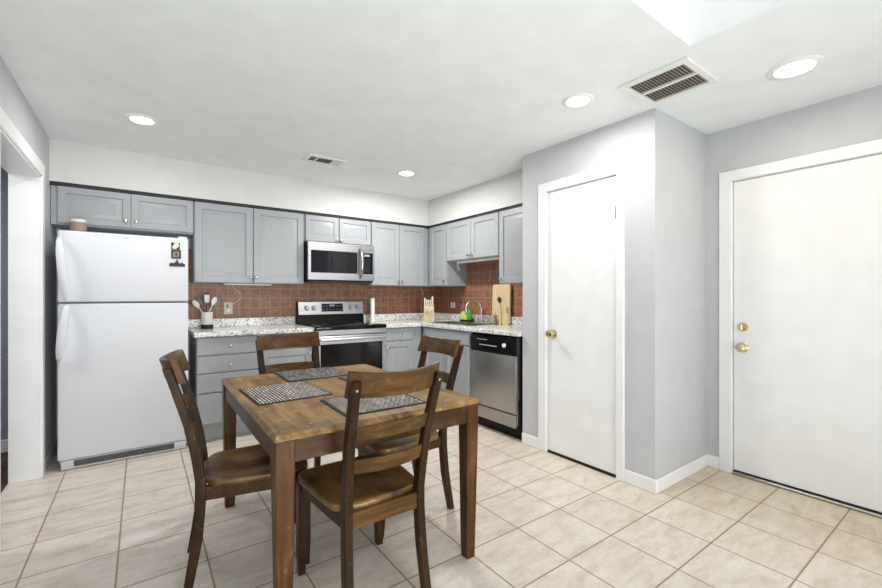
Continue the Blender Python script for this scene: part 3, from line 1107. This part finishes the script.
for r in range(2):
    for c in range(6):
        u0 = 1.632 + c * .040
        if not (r == 1 and 1.69 < u0 < 1.79):
            g = G(); g.prism([(u0, 1.095 + r * .04), (u0 + .014, 1.095 + r * .04), (u0 + .014, 1.101 + r * .04), (u0, 1.101 + r * .04)], lambda u, v, dd: (u, 4.494 + (v - 1.048) * .159 - dd, v), .002, .003)
            t.sub(co, 'button', g, M['display'])
for kx in (1.452, 1.532, 1.958, 2.038):
    g = G()
    g.lathe((kx, 4.504, 1.118), ax, [(.026, 0), (.025, .006), (.022, .008), (.020, .026), (.016, .030), (0, .030)], 26)
    g.box(kx - .005, kx + .005, 4.466, 4.476, 1.105, 1.142, .002)
    t.sub(co, 'knob', g, M['steel'])
# oven door
g = G()
g.box(RX0, RX1, RY - .006, RY + .04, .862, .914, .003)
t.part('front_rail', g, M['steel'])
g = G()
for b in ((RX0 + .002, RX1 - .002, .775, .853), (RX0 + .002, RX0 + .045, .30, .775), (RX1 - .045, RX1 - .002, .30, .775), (RX0 + .002, RX1 - .002, .20, .30)):
    g.box(b[0], b[1], RY - .005, RY + .04, b[2], b[3], .002)
od = t.part('oven_door', g, M['steel'])
g = G(); g.box(RX0 + .045, RX1 - .045, RY - .002, RY + .035, .30, .775)
t.sub(od, 'oven_window', g, M['glass'])
g = G()
g.tube([(RX0 + .03, RY - .05, .822), (RX1 - .03, RY - .05, .822)], .014, 14)
g.box(RX0 + .045, RX0 + .07, RY - .05, RY - .004, .812, .832, .003)
g.box(RX1 - .07, RX1 - .045, RY - .05, RY - .004, .812, .832, .003)
t.sub(od, 'handle', g, M['steel'])
g = G(); g.box(RX0 + .002, RX1 - .002, RY - .003, RY + .04, .05, .19, .003)
t.part('storage_drawer', g, M['steel'])
for x in (RX0 + .04, RX1 - .06):
    g = G(); g.box(x, x + .03, RY + .06, RY + .09, .0005, .03)
    t.part('foot', g, M['blackmatte'])

# ------------------------------------------------------------------ dishwasher
t = T('dishwasher', 'stainless dishwasher with black control panel beside the closet wall', 'dishwasher', (2.9, 2.8, 0))
WY0, WY1, WX = 2.512, 3.112, 2.606
g = G(); g.box(WX + .03, XR - .02, WY0 - .03, WY1, .10, .898)
t.part('tub', g, M['black'])
g = G(); g.box(WX - .004, WX + .03, WY0, WY1, .732, .882, .005, 2)
cp = t.part('control_panel', g, M['black'])
g = G(); g.lathe((WX - .004, WY0 + .135, .812), (-1, 0, 0), [(.020, 0), (.018, .012), (.015, .015), (0, .015)], 22)
t.sub(cp, 'dial', g, M['white'], 'white dial')
for k in range(8):
    g = G(); g.box(WX - .006, WX - .003, WY0 + .235 + k * .030, WY0 + .257 + k * .030, .790, .798, .001)
    t.sub(cp, 'button', g, M['grille'])
g = G(); g.box(WX - .006, WX - .003, WY0 + .36, WY0 + .50, .842, .846)
t.sub(cp, 'badge_line', g, M['grille'])
g = G(); g.box(WX, WX + .03, WY0, WY1, .226, .728, .005, 2)
t.part('door_panel', g, M['steeldw'])
g = G(); g.box(WX, WX + .03, WY0, WY1, .106, .214, .003)
t.part('lower_panel', g, M['steeldw'])
g = G(); g.box(WX + .07, WX + .10, WY0 - .03, WY1, .001, .10)
t.part('toe_kick', g, M['black'])
g = G(); g.box(WX + .012, WX + .03, WY0 - .012, WY0 - .002, .13, .885); g.box(WX + .008, WX + .03, WY0 - .012, WY0 - .001, .30, .33)
t.part('side_trim', g, M['steeldw'])

# ------------------------------------------------------------------ sink and things around it
t = T('kitchen_sink', 'double-bowl stainless sink set into the corner countertop', 'sink', ((SX0 + SX1) / 2, (SY0 + SY1) / 2, CT1))
ym = (SY0 + SY1) / 2
g = G()
rz0, rz1 = CT1, CT1 + .006
for b in ((SX0 - .015, SX0 + .03, SY0 - .015, SY1 + .015), (SX1 - .06, SX1 + .015, SY0 - .015, SY1 + .015), (SX0 + .03, SX1 - .06, SY0 - .015, SY0 + .03), (SX0 + .03, SX1 - .06, SY1 - .03, SY1 + .015), (SX0 + .03, SX1 - .06, ym - .02, ym + .02)):
    g.box(*b, rz0, rz1, .001)
t.part('rim', g, M['sinksteel'])
for (a, b) in ((SY0 + .03, ym - .02), (ym + .02, SY1 - .03)):
    g = G()
    x0, x1 = SX0 + .03, SX1 - .06
    zb = CT1 - .17
    g.box(x0, x1, a, b, zb, zb + .003)
    g.box(x0, x0 + .003, a, b, zb, rz0 + .002); g.box(x1 - .003, x1, a, b, zb, rz0 + .002)
    g.box(x0, x1, a, a + .003, zb, rz0 + .002); g.box(x0, x1, b - .003, b, zb, rz0 + .002)
    t.part('bowl', g, M['sinksteel'])

t = T('faucet', 'chrome gooseneck faucet with two handles behind the sink', 'faucet', (3.165, 3.59, CT1))
fx, fy = 3.165, 3.59
g = G(); g.box(fx - .028, fx + .028, fy - .11, fy + .11, CT1, CT1 + .018, .006, 2)
t.part('deck_plate', g, M['chrome'])
pts = [(fx, fy, CT1 + .018), (fx, fy, CT1 + .15)]
for k in range(1, 13):
    a = PI * k / 12 * 1.08
    pts.append((fx - .115 + .115 * math.cos(a), fy, CT1 + .15 + .115 * math.sin(a)))
g = G(); g.tube(pts, .011, 14)
t.part('spout', g, M['chrome'], sharp=60)
for s in (-1, 1):
    g = G()
    g.lathe((fx, fy + .085 * s, CT1 + .018), (0, 0, 1), [(.024, 0), (.022, .025), (.017, .04), (.017, .06), (0, .064)], 20)
    g.tube([(fx, fy + .085 * s, CT1 + .052), (fx - .03, fy + .10 * s, CT1 + .066), (fx - .055, fy + .105 * s, CT1 + .072)], [.012, .010, .008], 12)
    t.part('handle', g, M['chrome'])

t = T('sponge_caddy', 'low black tray behind the sink holding sponge and green bottle', 'tray', (3.128, 3.80, CT1))
g = G(); zt = CT1 + .0005
g.box(3.080, 3.180, 3.735, 3.88, zt, zt + .004)
for b in ((3.080, 3.085, 3.735, 3.88), (3.175, 3.180, 3.735, 3.88), (3.085, 3.175, 3.735, 3.74), (3.085, 3.175, 3.875, 3.88)):
    g.box(*b, zt, zt + .028)
t.part('tray', g, M['blackmatte'])
t = T('soap_bottle', 'bright green bottle standing in the black tray behind the sink', 'bottle', (3.135, 3.785, zt + .0045))
g = G(); g.lathe((3.140, 3.776, zt + .0045), (0.0, 0, 1), [(.030, 0), (.034, .01), (.034, .085), (.026, .115), (.015, .125)], 24)
t.part('body', g, M['green'])
g = G(); g.lathe((3.140, 3.776, zt + .1295), (0, 0, 1), [(.015, 0), (.016, .004), (.014, .022), (0, .023)], 18)
t.part('cap', g, M['green'])
g = G(); g.box(-.013, .013, -.026, .026, 0, .115, .006, 2)
o = single('sponge', g, M['lime'], 'lime yellow sponge leaning in the black tray behind the sink', 'sponge', (0, 0, 0))
o.location = (3.096, 3.800, zt + .014)
o.rotation_euler = (-.38, -.05, .0)

g = G(); g.lathe((3.120, 3.352, CT1 + .0003), (0, 0, 1), [(.030, 0), (.040, .012), (.044, .05), (.040, .085), (.030, .105), (.031, .122), (.027, .122), (.026, .104), (.036, .083), (.040, .05), (.034, .014), (0, .008)], 32)
single('glass_jar', g, M['jar'], 'rounded clear glass jar in front of the cutting board', 'jar', (3.120, 3.352, CT1))

g = G()
def rr(w, h, r, n=5):
    pts = []
    for cx, cy, a0 in ((w - r, r, -PI / 2), (w - r, h - r, 0), (r, h - r, PI / 2), (r, r, PI)):
        for k in range(n + 1):
            a = a0 + PI / 2 * k / n
            pts.append((cx + r * math.cos(a), cy + r * math.sin(a)))
    return pts
def cbf(u, v, dd):
    return (3.186 + v * .030 - dd, 3.418 - u, CT1 + .001 + v)
g.prism(rr(.272, .432, .028), cbf, 0, .018)
single('cutting_board', g, M['paleWood'], 'pale wooden cutting board leaning against the tiled wall by the sink', 'cutting board', (3.19, 3.32, CT1))

t = T('dried_flower', 'single dark bud on a thin stem before the cutting board', 'flower', (3.085, 3.178, CT1))
g = G(); g.tube([(3.085, 3.178, CT1 + .0005), (3.084, 3.180, CT1 + .10), (3.082, 3.186, CT1 + .20), (3.078, 3.196, CT1 + .245)], .003, 8)
t.part('stem', g, M['stem'])
g = G(); g.lathe((3.079, 3.194, CT1 + .235), (-.1, .25, 1), [(.004, 0), (.018, .012), (.024, .030), (.021, .048), (.010, .062), (0, .066)], 14)
for v in g.bm.verts:
    v.co += Vector((random.uniform(-.003, .003), random.uniform(-.003, .003), random.uniform(-.003, .003)))
t.part('bud', g, M['bud'])
g = G(); g.lathe((3.085, 3.178, CT1), (0, 0, 1), [(.016, 0), (.015, .004), (0, .006)], 18)
t.part('foot', g, M['stem'])

# knife block in the corner
kb = T('knife_block', 'pale wooden knife block in the corner of the countertop', 'knife block', (2.90, 4.27, CT1), rot=-.62, local=True)
g = G(); g.prism([(-.045, 0), (.065, 0), (.085, .17), (-.005, .205), (-.062, .15)], lambda u, v, dd: (dd, u, v), -.062, .062)
kb.part('block', g, M['paleWoodEnd'])
g = G()
for k in range(5):
    g.box(-.05 + k * .021, -.038 + k * .021, -.0640, -.052, .085, .118)
kb.part('steak_knife_slots', g, M['nickel'])
KG = 'white-handled knives in the block'
kl = ['short white-handled knife, leftmost in the wooden block', 'white-handled knife second from left in the wooden block', 'slim white-handled knife in the middle of the wooden block', 'white-handled knife second from right in the wooden block', 'tall white-handled knife, rightmost in the wooden block']
rotm = Matrix.Rotation(-.62, 3, 'Z')
for k, (lx, ly, lz, hh, rr_) in enumerate(((-.050, -.036, .168, .125, .011), (-.026, -.02, .182, .085, .010), (-.004, -.036, .168, .10, .009), (.020, -.012, .190, .075, .010), (.044, -.03, .172, .14, .012))):
    p = rotm @ Vector((lx, ly, lz)) + Vector((2.90, 4.27, CT1))
    ax = rotm @ Vector((0, -.42, .9))
    k_ = T('kitchen_knife', kl[k], 'knife', p, KG)
    g = G(); g.lathe(p, ax, [(rr_ * .7, 0), (rr_, .01), (rr_ * .85, hh * .5), (rr_ * 1.05, hh * .9), (rr_ * .6, hh), (0, hh)], 12)
    k_.part('handle', g, M['white'])
    g = G(); g.lathe(p, -ax, [(rr_ * .62, 0), (rr_ * .5, .02), (0, .02)], 10)
    k_.part('blade', g, M['nickel'])

t = T('bottle', 'tall slim white cylinder standing on the counter beside the range', 'bottle', (2.200, 4.42, CT1))
g = G(); g.lathe((2.200, 4.42, CT1), (0, 0, 1), [(.024, 0), (.025, .004), (.025, .235), (.023, .238)], 28)
t.part('body', g, M['white'])
g = G(); g.lathe((2.200, 4.42, CT1 + .238), (0, 0, 1), [(.0255, 0), (.0255, .036), (.022, .04), (0, .04)], 28)
t.part('cap', g, M['ceramic'])

# crock of utensils
cx, cy = .497, 4.43
t = T('utensil_crock', 'pale utensil crock on a black base beside the fridge', 'crock', (cx, cy, CT1))
g = G(); g.lathe((cx, cy, CT1), (0, 0, 1), [(.050, 0), (.052, .004), (.052, .036), (.048, .04)], 32)
t.part('base', g, M['blackmatte'], 'black base')
g = G(); g.lathe((cx, cy, CT1 + .04), (0, 0, 1), [(.047, 0), (.048, .005), (.049, .115), (.045, .115), (.043, .01), (0, .008)], 32)
t.part('pot', g, M['ceramic'])
UG = 'cooking utensils in the crock'
def utensil(name, label, ang, lean, L, head, mat):
    b = Vector((cx - .022 * math.cos(ang), cy - .022 * math.sin(ang), CT1 + .055))
    dr = Vector((math.cos(ang) * lean, math.sin(ang) * lean, 1)).normalized()
    tp = b + dr * L
    u = T(name, label, 'utensil', b, UG)
    g = G(); g.tube([b, b + dr * L * .5, tp], [.006, .006, .005], 8)
    u.part('handle', g, mat)
    g = G()
    if head == 'spoon':
        g.lathe(tp - dr * .005, dr, [(.006, 0), (.020, .02), (.026, .045), (.022, .068), (.008, .084), (0, .086)], 16)
    else:
        g.lathe(tp - dr * .005, dr, [(.006, 0), (.024, .02), (.027, .05), (.026, .085), (0, .087)], 16)
    side = dr.cross(Vector((.4, -.9, 0))).normalized()
    nrm = side.cross(dr).normalized()
    for v in g.bm.verts:
        rel = v.co - tp
        v.co = v.co - nrm * rel.dot(nrm) * .72
    u.part('head', g, mat)
utensil('cooking_spoon', 'beige spoon leaning furthest left in the crock', PI * .98, .62, .17, 'spoon', M['cream'])
utensil('cooking_spoon', 'grey spoon behind the beige one in the crock', PI * .75, .42, .19, 'spoon', M['fridgegrey'])
utensil('spatula', 'white spatula upright in the middle of the crock', PI * 1.4, .06, .185, 'flat', M['white'])
utensil('spatula', 'dark spatula at the back of the crock', PI * .45, .16, .20, 'flat', M['blackmatte'])
utensil('cooking_spoon', 'cream spoon leaning right in the crock', PI * 1.9, .40, .18, 'spoon', M['ceramic'])
utensil('spatula', 'long grey spatula leaning furthest right in the crock', PI * .06, .62, .185, 'flat', M['fridgegrey'])

# outlets, cords, under-cabinet lights, hook
OG = 'wall outlets on the tiled wall'
t = T('wall_outlet', 'beige wall outlet with a plug on the tile between crock and range', 'outlet', (.700, YB - .008, 1.13), OG)
g = G(); g.box(.662, .740, YB - .014, YB - .008, 1.070, 1.188, .002)
t.part('plate', g, M['cream'])
for z in (1.152, 1.106):
    g = G(); g.lathe((.701, YB - .014, z), (0, -1, 0), [(.017, 0), (.016, .003), (0, .003)], 20)
    t.part('socket', g, M['white'] if z < 1.12 else M['stem'])
t = T('wall_outlet', 'pair of white switches in a brown plate on the tile left of the faucet', 'outlet', (XR - .008, 4.19, 1.135), OG)
g = G(); g.box(XR - .014, XR - .008, 4.130, 4.250, 1.078, 1.196, .002)
t.part('plate', g, M['platebrown'])
for y in (4.163, 4.217):
    g = G(); g.box(XR - .019, XR - .014, y - .017, y + .017, 1.10, 1.172, .002)
    t.part('rocker', g, M['white'])

t = T('under_cabinet_light', 'slim white light strip under the tall cabinet above the crock', 'light strip', (.85, 4.45, 1.371))
g = G(); g.box(.64, 1.08, 4.44, 4.47, 1.360, 1.3715, .003)
t.part('housing', g, M['white'])
g = G(); g.box(.66, 1.06, 4.444, 4.466, 1.357, 1.360)
t.part('diffuser', g, M['ceramic'])
g = G(); g.tube([(.735, 4.53, 1.3705), (.738, 4.56, 1.345), (.765, 4.575, 1.315), (.808, 4.58, 1.285), (.822, 4.58, 1.25), (.800, 4.58, 1.215), (.765, 4.58, 1.185), (.735, 4.578, 1.165), (.712, 4.578, 1.154)], .0035, 8)
g.box(.694, .720, 4.556, 4.5825, 1.140, 1.166, .003)
single('power_cord', g, M['cream'], 'thin white cord curling from under the cabinet down to the outlet', 'cord', (.735, 4.55, 1.20))
t = T('under_cabinet_light', 'long white light strip under the short cabinet above the sink', 'light strip', (3.0, 3.48, 1.654))
g = G(); g.box(2.965, 3.025, 3.09, 3.80, 1.632, 1.6545, .004)
t.part('housing', g, M['white'])
g = G(); g.box(2.972, 3.018, 3.12, 3.77, 1.628, 1.632)
t.part('diffuser', g, M['ceramic'])
t = T('wall_hook', 'small white hook on the side of the narrow corner cabinet', 'hook', (3.08, 3.922, 1.58))
g = G(); g.box(3.066, 3.094, 3.917, 3.9215, 1.575, 1.655, .002)
t.part('plate', g, M['white'])
g = G(); g.tube([(3.08, 3.918, 1.60), (3.08, 3.900, 1.57), (3.08, 3.886, 1.56), (3.08, 3.880, 1.58)], .006, 8)
t.part('hook_arm', g, M['white'])
g = G(); g.tube([(2.935, 4.52, 1.3705), (2.945, 4.53, 1.34), (2.975, 4.54, 1.31), (2.99, 4.55, 1.27), (2.99, 4.575, 1.20), (2.985, 4.586, 1.06)], .003, 8)
single('power_cord', g, M['cream'], 'thin cord hanging behind the knife block in the corner', 'cord', (2.95, 4.53, 1.2))


# ------------------------------------------------------------------ table
TZ = .757
TX0, TX1, TY0, TY1 = .380, 1.324, 1.505, 2.782
tcx, tcy = (TX0 + TX1) / 2, (TY0 + TY1) / 2
t = T('dining_table', 'rectangular brown wooden dining table with a worn honey-coloured top', 'table', (tcx, tcy, 0), rot=-.009)
tb = bmesh.new()
loops = [(.008, TZ - .026), (.0, TZ - .021), (.0, TZ - .016), (.012, TZ - .0015), (.014, TZ)]
rings = []
for ins, z in loops:
    rings.append([tb.verts.new((x, y, z)) for x, y in ((TX0 + ins, TY0 + ins), (TX1 - ins, TY0 + ins), (TX1 - ins, TY1 - ins), (TX0 + ins, TY1 - ins))])
for A, B in zip(rings, rings[1:]):
    for i in range(4):
        j = (i + 1) % 4
        tb.faces.new((A[i], A[j], B[j], B[i]))
tb.faces.new(rings[0]); tb.faces.new(rings[-1])
bmesh.ops.recalc_face_normals(tb, faces=tb.faces[:])
g = G(); g._add(tb)
t.part('tabletop', g, M['table_top'], sharp=12)
zt = TZ - .026
ax0, ax1, ay0, ay1 = TX0 + .004, TX1 - .008, TY0 + .005, TY1 - .008
for b in ((ax0 + .06, ax1 - .06, ay0 + .008, ay0 + .028), (ax0 + .06, ax1 - .06, ay1 - .028, ay1 - .008)):
    g = G(); g.box(*b, zt - .082, zt)
    t.part('apron', g, M['table_apron'])
for b in ((ax0 + .008, ax0 + .028, ay0 + .06, ay1 - .06), (ax1 - .028, ax1 - .008, ay0 + .06, ay1 - .06)):
    g = G(); g.box(*b, zt - .082, zt)
    t.part('apron', g, M['table_apron'])
for sx in (0, 1):
    for sy in (0, 1):
        x = (ax0, ax1)[sx]; y = (ay0, ay1)[sy]
        dx = (1, -1)[sx]; dy = (1, -1)[sy]
        def ring(w, z, off=0.0):
            X0, X1 = x + dx * off, x + dx * (off + w)
            Y0, Y1 = y + dy * off, y + dy * (off + w)
            e = .004
            return [(X0 + dx * e, Y0, z), (X1 - dx * e, Y0, z), (X1, Y0 + dy * e, z), (X1, Y1 - dy * e, z), (X1 - dx * e, Y1, z), (X0 + dx * e, Y1, z), (X0, Y1 - dy * e, z), (X0, Y0 + dy * e, z)]
        g = G(); g.sweep([ring(.048, .0005, .012), ring(.052, .04, .011), ring(.07, zt - .10), ring(.07, zt)])
        t.part('leg', g, M['table_leg'])

# placemats
PG = 'woven placemats on the table'
def placemat(cx_, cy_, w, h, rot, label, mat):
    p = T('placemat', label, 'placemat', (cx_, cy_, TZ), PG, rot=rot, local=True)
    g = G(); g.prism(rr(w, h, .006), lambda u, v, dd: (u - w / 2, v - h / 2, dd), .0006, .0036)
    p.part('edge_binding', g, M['mat_edge'])
    g = G(); g.box(-w / 2 + .012, w / 2 - .012, -h / 2 + .012, h / 2 - .012, .0034, .0052)
    p.part('weave', g, mat)
    return p
placemat(.592, 2.187, .35, .40, .03, 'grey and white woven placemat at the left side of the table', M['mat_a'])
placemat(.866, 2.600, .37, .365, -.03, 'dark woven placemat at the far end of the table, before the far chair', M['mat_b'])
placemat(.872, 1.748, .395, .325, -.02, 'grey and black woven placemat at the near end of the table', M['mat_c'])
placemat(1.125, 2.205, .34, .35, .03, 'dark woven placemat at the right side of the table, mostly behind the near chair', M['mat_b'])


# ------------------------------------------------------------------ chairs
POST = [(0, -.270), (.10, -.252), (.22, -.233), (.36, -.221), (.46, -.220), (.58, -.236), (.70, -.262), (.82, -.298), (.90, -.323), (.950, -.340)]

def post_y(z):
    for (z0, y0), (z1, y1) in zip(POST, POST[1:]):
        if z0 <= z <= z1:
            k = (z - z0) / (z1 - z0)
            return y0 + (y1 - y0) * k
    return POST[-1][1]

def chair_parts(c):
    PW, PD = .035, .042
    def xo(z):           # outer face of the posts: they splay apart above and below the seat
        if z < .45:
            return .176 + .011 * ((.45 - z) / .45) ** 1.5
        return .176 + .018 * ((z - .45) / .52)
    for s in (-1, 1):
        secs = []
        zs = [0, .06, .14, .22, .30, .38, .46, .54, .62, .70, .78, .86, .90, .950]
        for z in zs:
            yc = post_y(z)
            pd = PD * (1.0 if z < .5 else 1 - .25 * (z - .5) / .45) * (1 if z > .2 else .8 + z)
            xa, xb = s * (xo(z) - PW), s * xo(z)
            e = .004
            secs.append([(xa, yc - pd / 2 + e, z), (xa + s * e, yc - pd / 2, z), (xb - s * e, yc - pd / 2, z), (xb, yc - pd / 2 + e, z), (xb, yc + pd / 2 - e, z), (xb - s * e, yc + pd / 2, z), (xa + s * e, yc + pd / 2, z), (xa, yc + pd / 2 - e, z)])
        g = G(); g.sweep(secs)
        lg = c.part('leg', g, M['chair'], sharp=40)
        zb = .920
        g = G(); g.lathe((s * (xo(zb) - PW / 2), post_y(zb) - PD * .36, zb), (0, -1, -.2), [(.0055, 0), (.0055, .003), (.003, .005), (0, .005)], 14)
        c.sub(lg, 'bolt', g, M['nickel'], 'metal bolt head')
    # front legs, tapered
    for s in (-1, 1):
        def ring(w, z, off):
            xo = s * (.213 - off); xi = xo - s * w
            y1 = .225 - off; y0 = y1 - w
            return [(xi, y0, z), (xo, y0, z), (xo, y1, z), (xi, y1, z)]
        g = G(); g.sweep([ring(.028, .0005, .004), ring(.040, .12, .0), ring(.042, .428, .0)])
        c.part('leg', g, M['chair'])
    # seat rails
    g = G()
    g.box(-.149, .149, -.232, -.210, .375, .438, .002)
    c.part('back_rail', g, M['chair_slat'])
    g = G(); g.box(-.175, .175, .190, .212, .375, .430, .002)
    c.part('front_rail', g, M['chair_slat'])
    for s in (-1, 1):
        g = G()
        g.sweep([[(s * .146, -.205, .375), (s * .168, -.205, .375), (s * .168, -.205, .434), (s * .146, -.205, .434)],
                 [(s * .182, .188, .375), (s * .204, .188, .375), (s * .204, .188, .434), (s * .182, .188, .434)]])
        c.part('side_rail', g, M['table_apron'])
    # scooped seat
    def outline(k, n=56):
        pts = []
        for i in range(n):
            a = 2 * PI * i / n
            ca, sa = math.cos(a), math.sin(a)
            p = 2 / 6.5
            u = math.copysign(abs(ca) ** p, ca)
            v = math.copysign(abs(sa) ** p, sa)
            y = .006 + v * .220
            hw = .190 + (v + 1) / 2 * .040
            if v < -.80:
                hw -= .055 * (-v - .80) / .20
            pts.append((u * hw * k, .006 + (y - .006) * k))
        return pts
    def top(x, y):
        s = 0
        for cx_ in (-.095, .095):
            s += .012 * math.exp(-(((x - cx_) / .085) ** 2 + ((y + .02) / .13) ** 2))
        return .462 - s
    loops = []
    loops.append([(x, y, .432) for x, y in outline(.985)])
    loops.append([(x, y, .437) for x, y in outline(1.0)])
    loops.append([(x, y, .452) for x, y in outline(1.0)])
    for k in (.985, .95, .85, .72, .58, .44, .30, .16, .05):
        loops.append([(x, y, top(x, y) - (.003 if k > .97 else 0)) for x, y in outline(k)])
    g = G(); g.sweep(loops)
    c.part('seat', g, M['seat'], sharp=45)
    # curved slats
    def slat(name, z0, z1, hx, th, yoff, bow, mat, n=14):
        secs = []
        z1_mid = z1
        for i in range(n + 1):
            x = -hx + 2 * hx * i / n
            z1 = z1_mid + (.012 * (x / hx) ** 2 if name == 'crest_rail' else 0)
            b = -bow * (1 - (x / hx) ** 2)
            ya, yb = post_y(z0) + yoff + b, post_y(min(z1, .950)) + yoff + b - max(0, z1 - .950) * .25
            secs.append([(x, ya - th / 2, z0), (x, ya + th / 2, z0), (x, yb + th / 2 - .003, z1 - .004), (x, yb + th / 2 - .008, z1), (x, yb - th / 2 + .004, z1), (x, yb - th / 2, z1 - .004)])
        g = G(); g.sweep(secs)
        c.part(name, g, mat, sharp=40)
    slat('crest_rail', .886, .976, .191, .026, .034, .058, M['chair_slat'])
    slat('back_slat', .726, .780, .157, .018, .0, .030, M['chair_slat'])
    slat('back_slat', .592, .647, .152, .018, .0, .030, M['chair_slat'])

CG = 'dining chairs around the table'
ch = T('dining_chair', 'brown wooden ladder-back chair at the near end of the table, its back towards us', 'chair', (.777, 1.674, 0), CG, rot=0.0, local=True)
chair_parts(ch)
for loc, rz, lab, sx in (((.444, 2.164, 0), -PI / 2 - .13, 'brown wooden ladder-back chair on the left of the table, before the fridge', 1.0),
                         ((1.208, 2.122, 0), PI / 2, 'brown wooden ladder-back chair on the right of the table, towards the dishwasher', 1.02),
                         ((.838, 2.670, 0), PI, 'brown wooden ladder-back chair at the far end of the table, facing us before the range', 1.10)):
    c = copy_thing(ch.o, loc, rz, lab)
    c.scale = (sx, 1, 1)
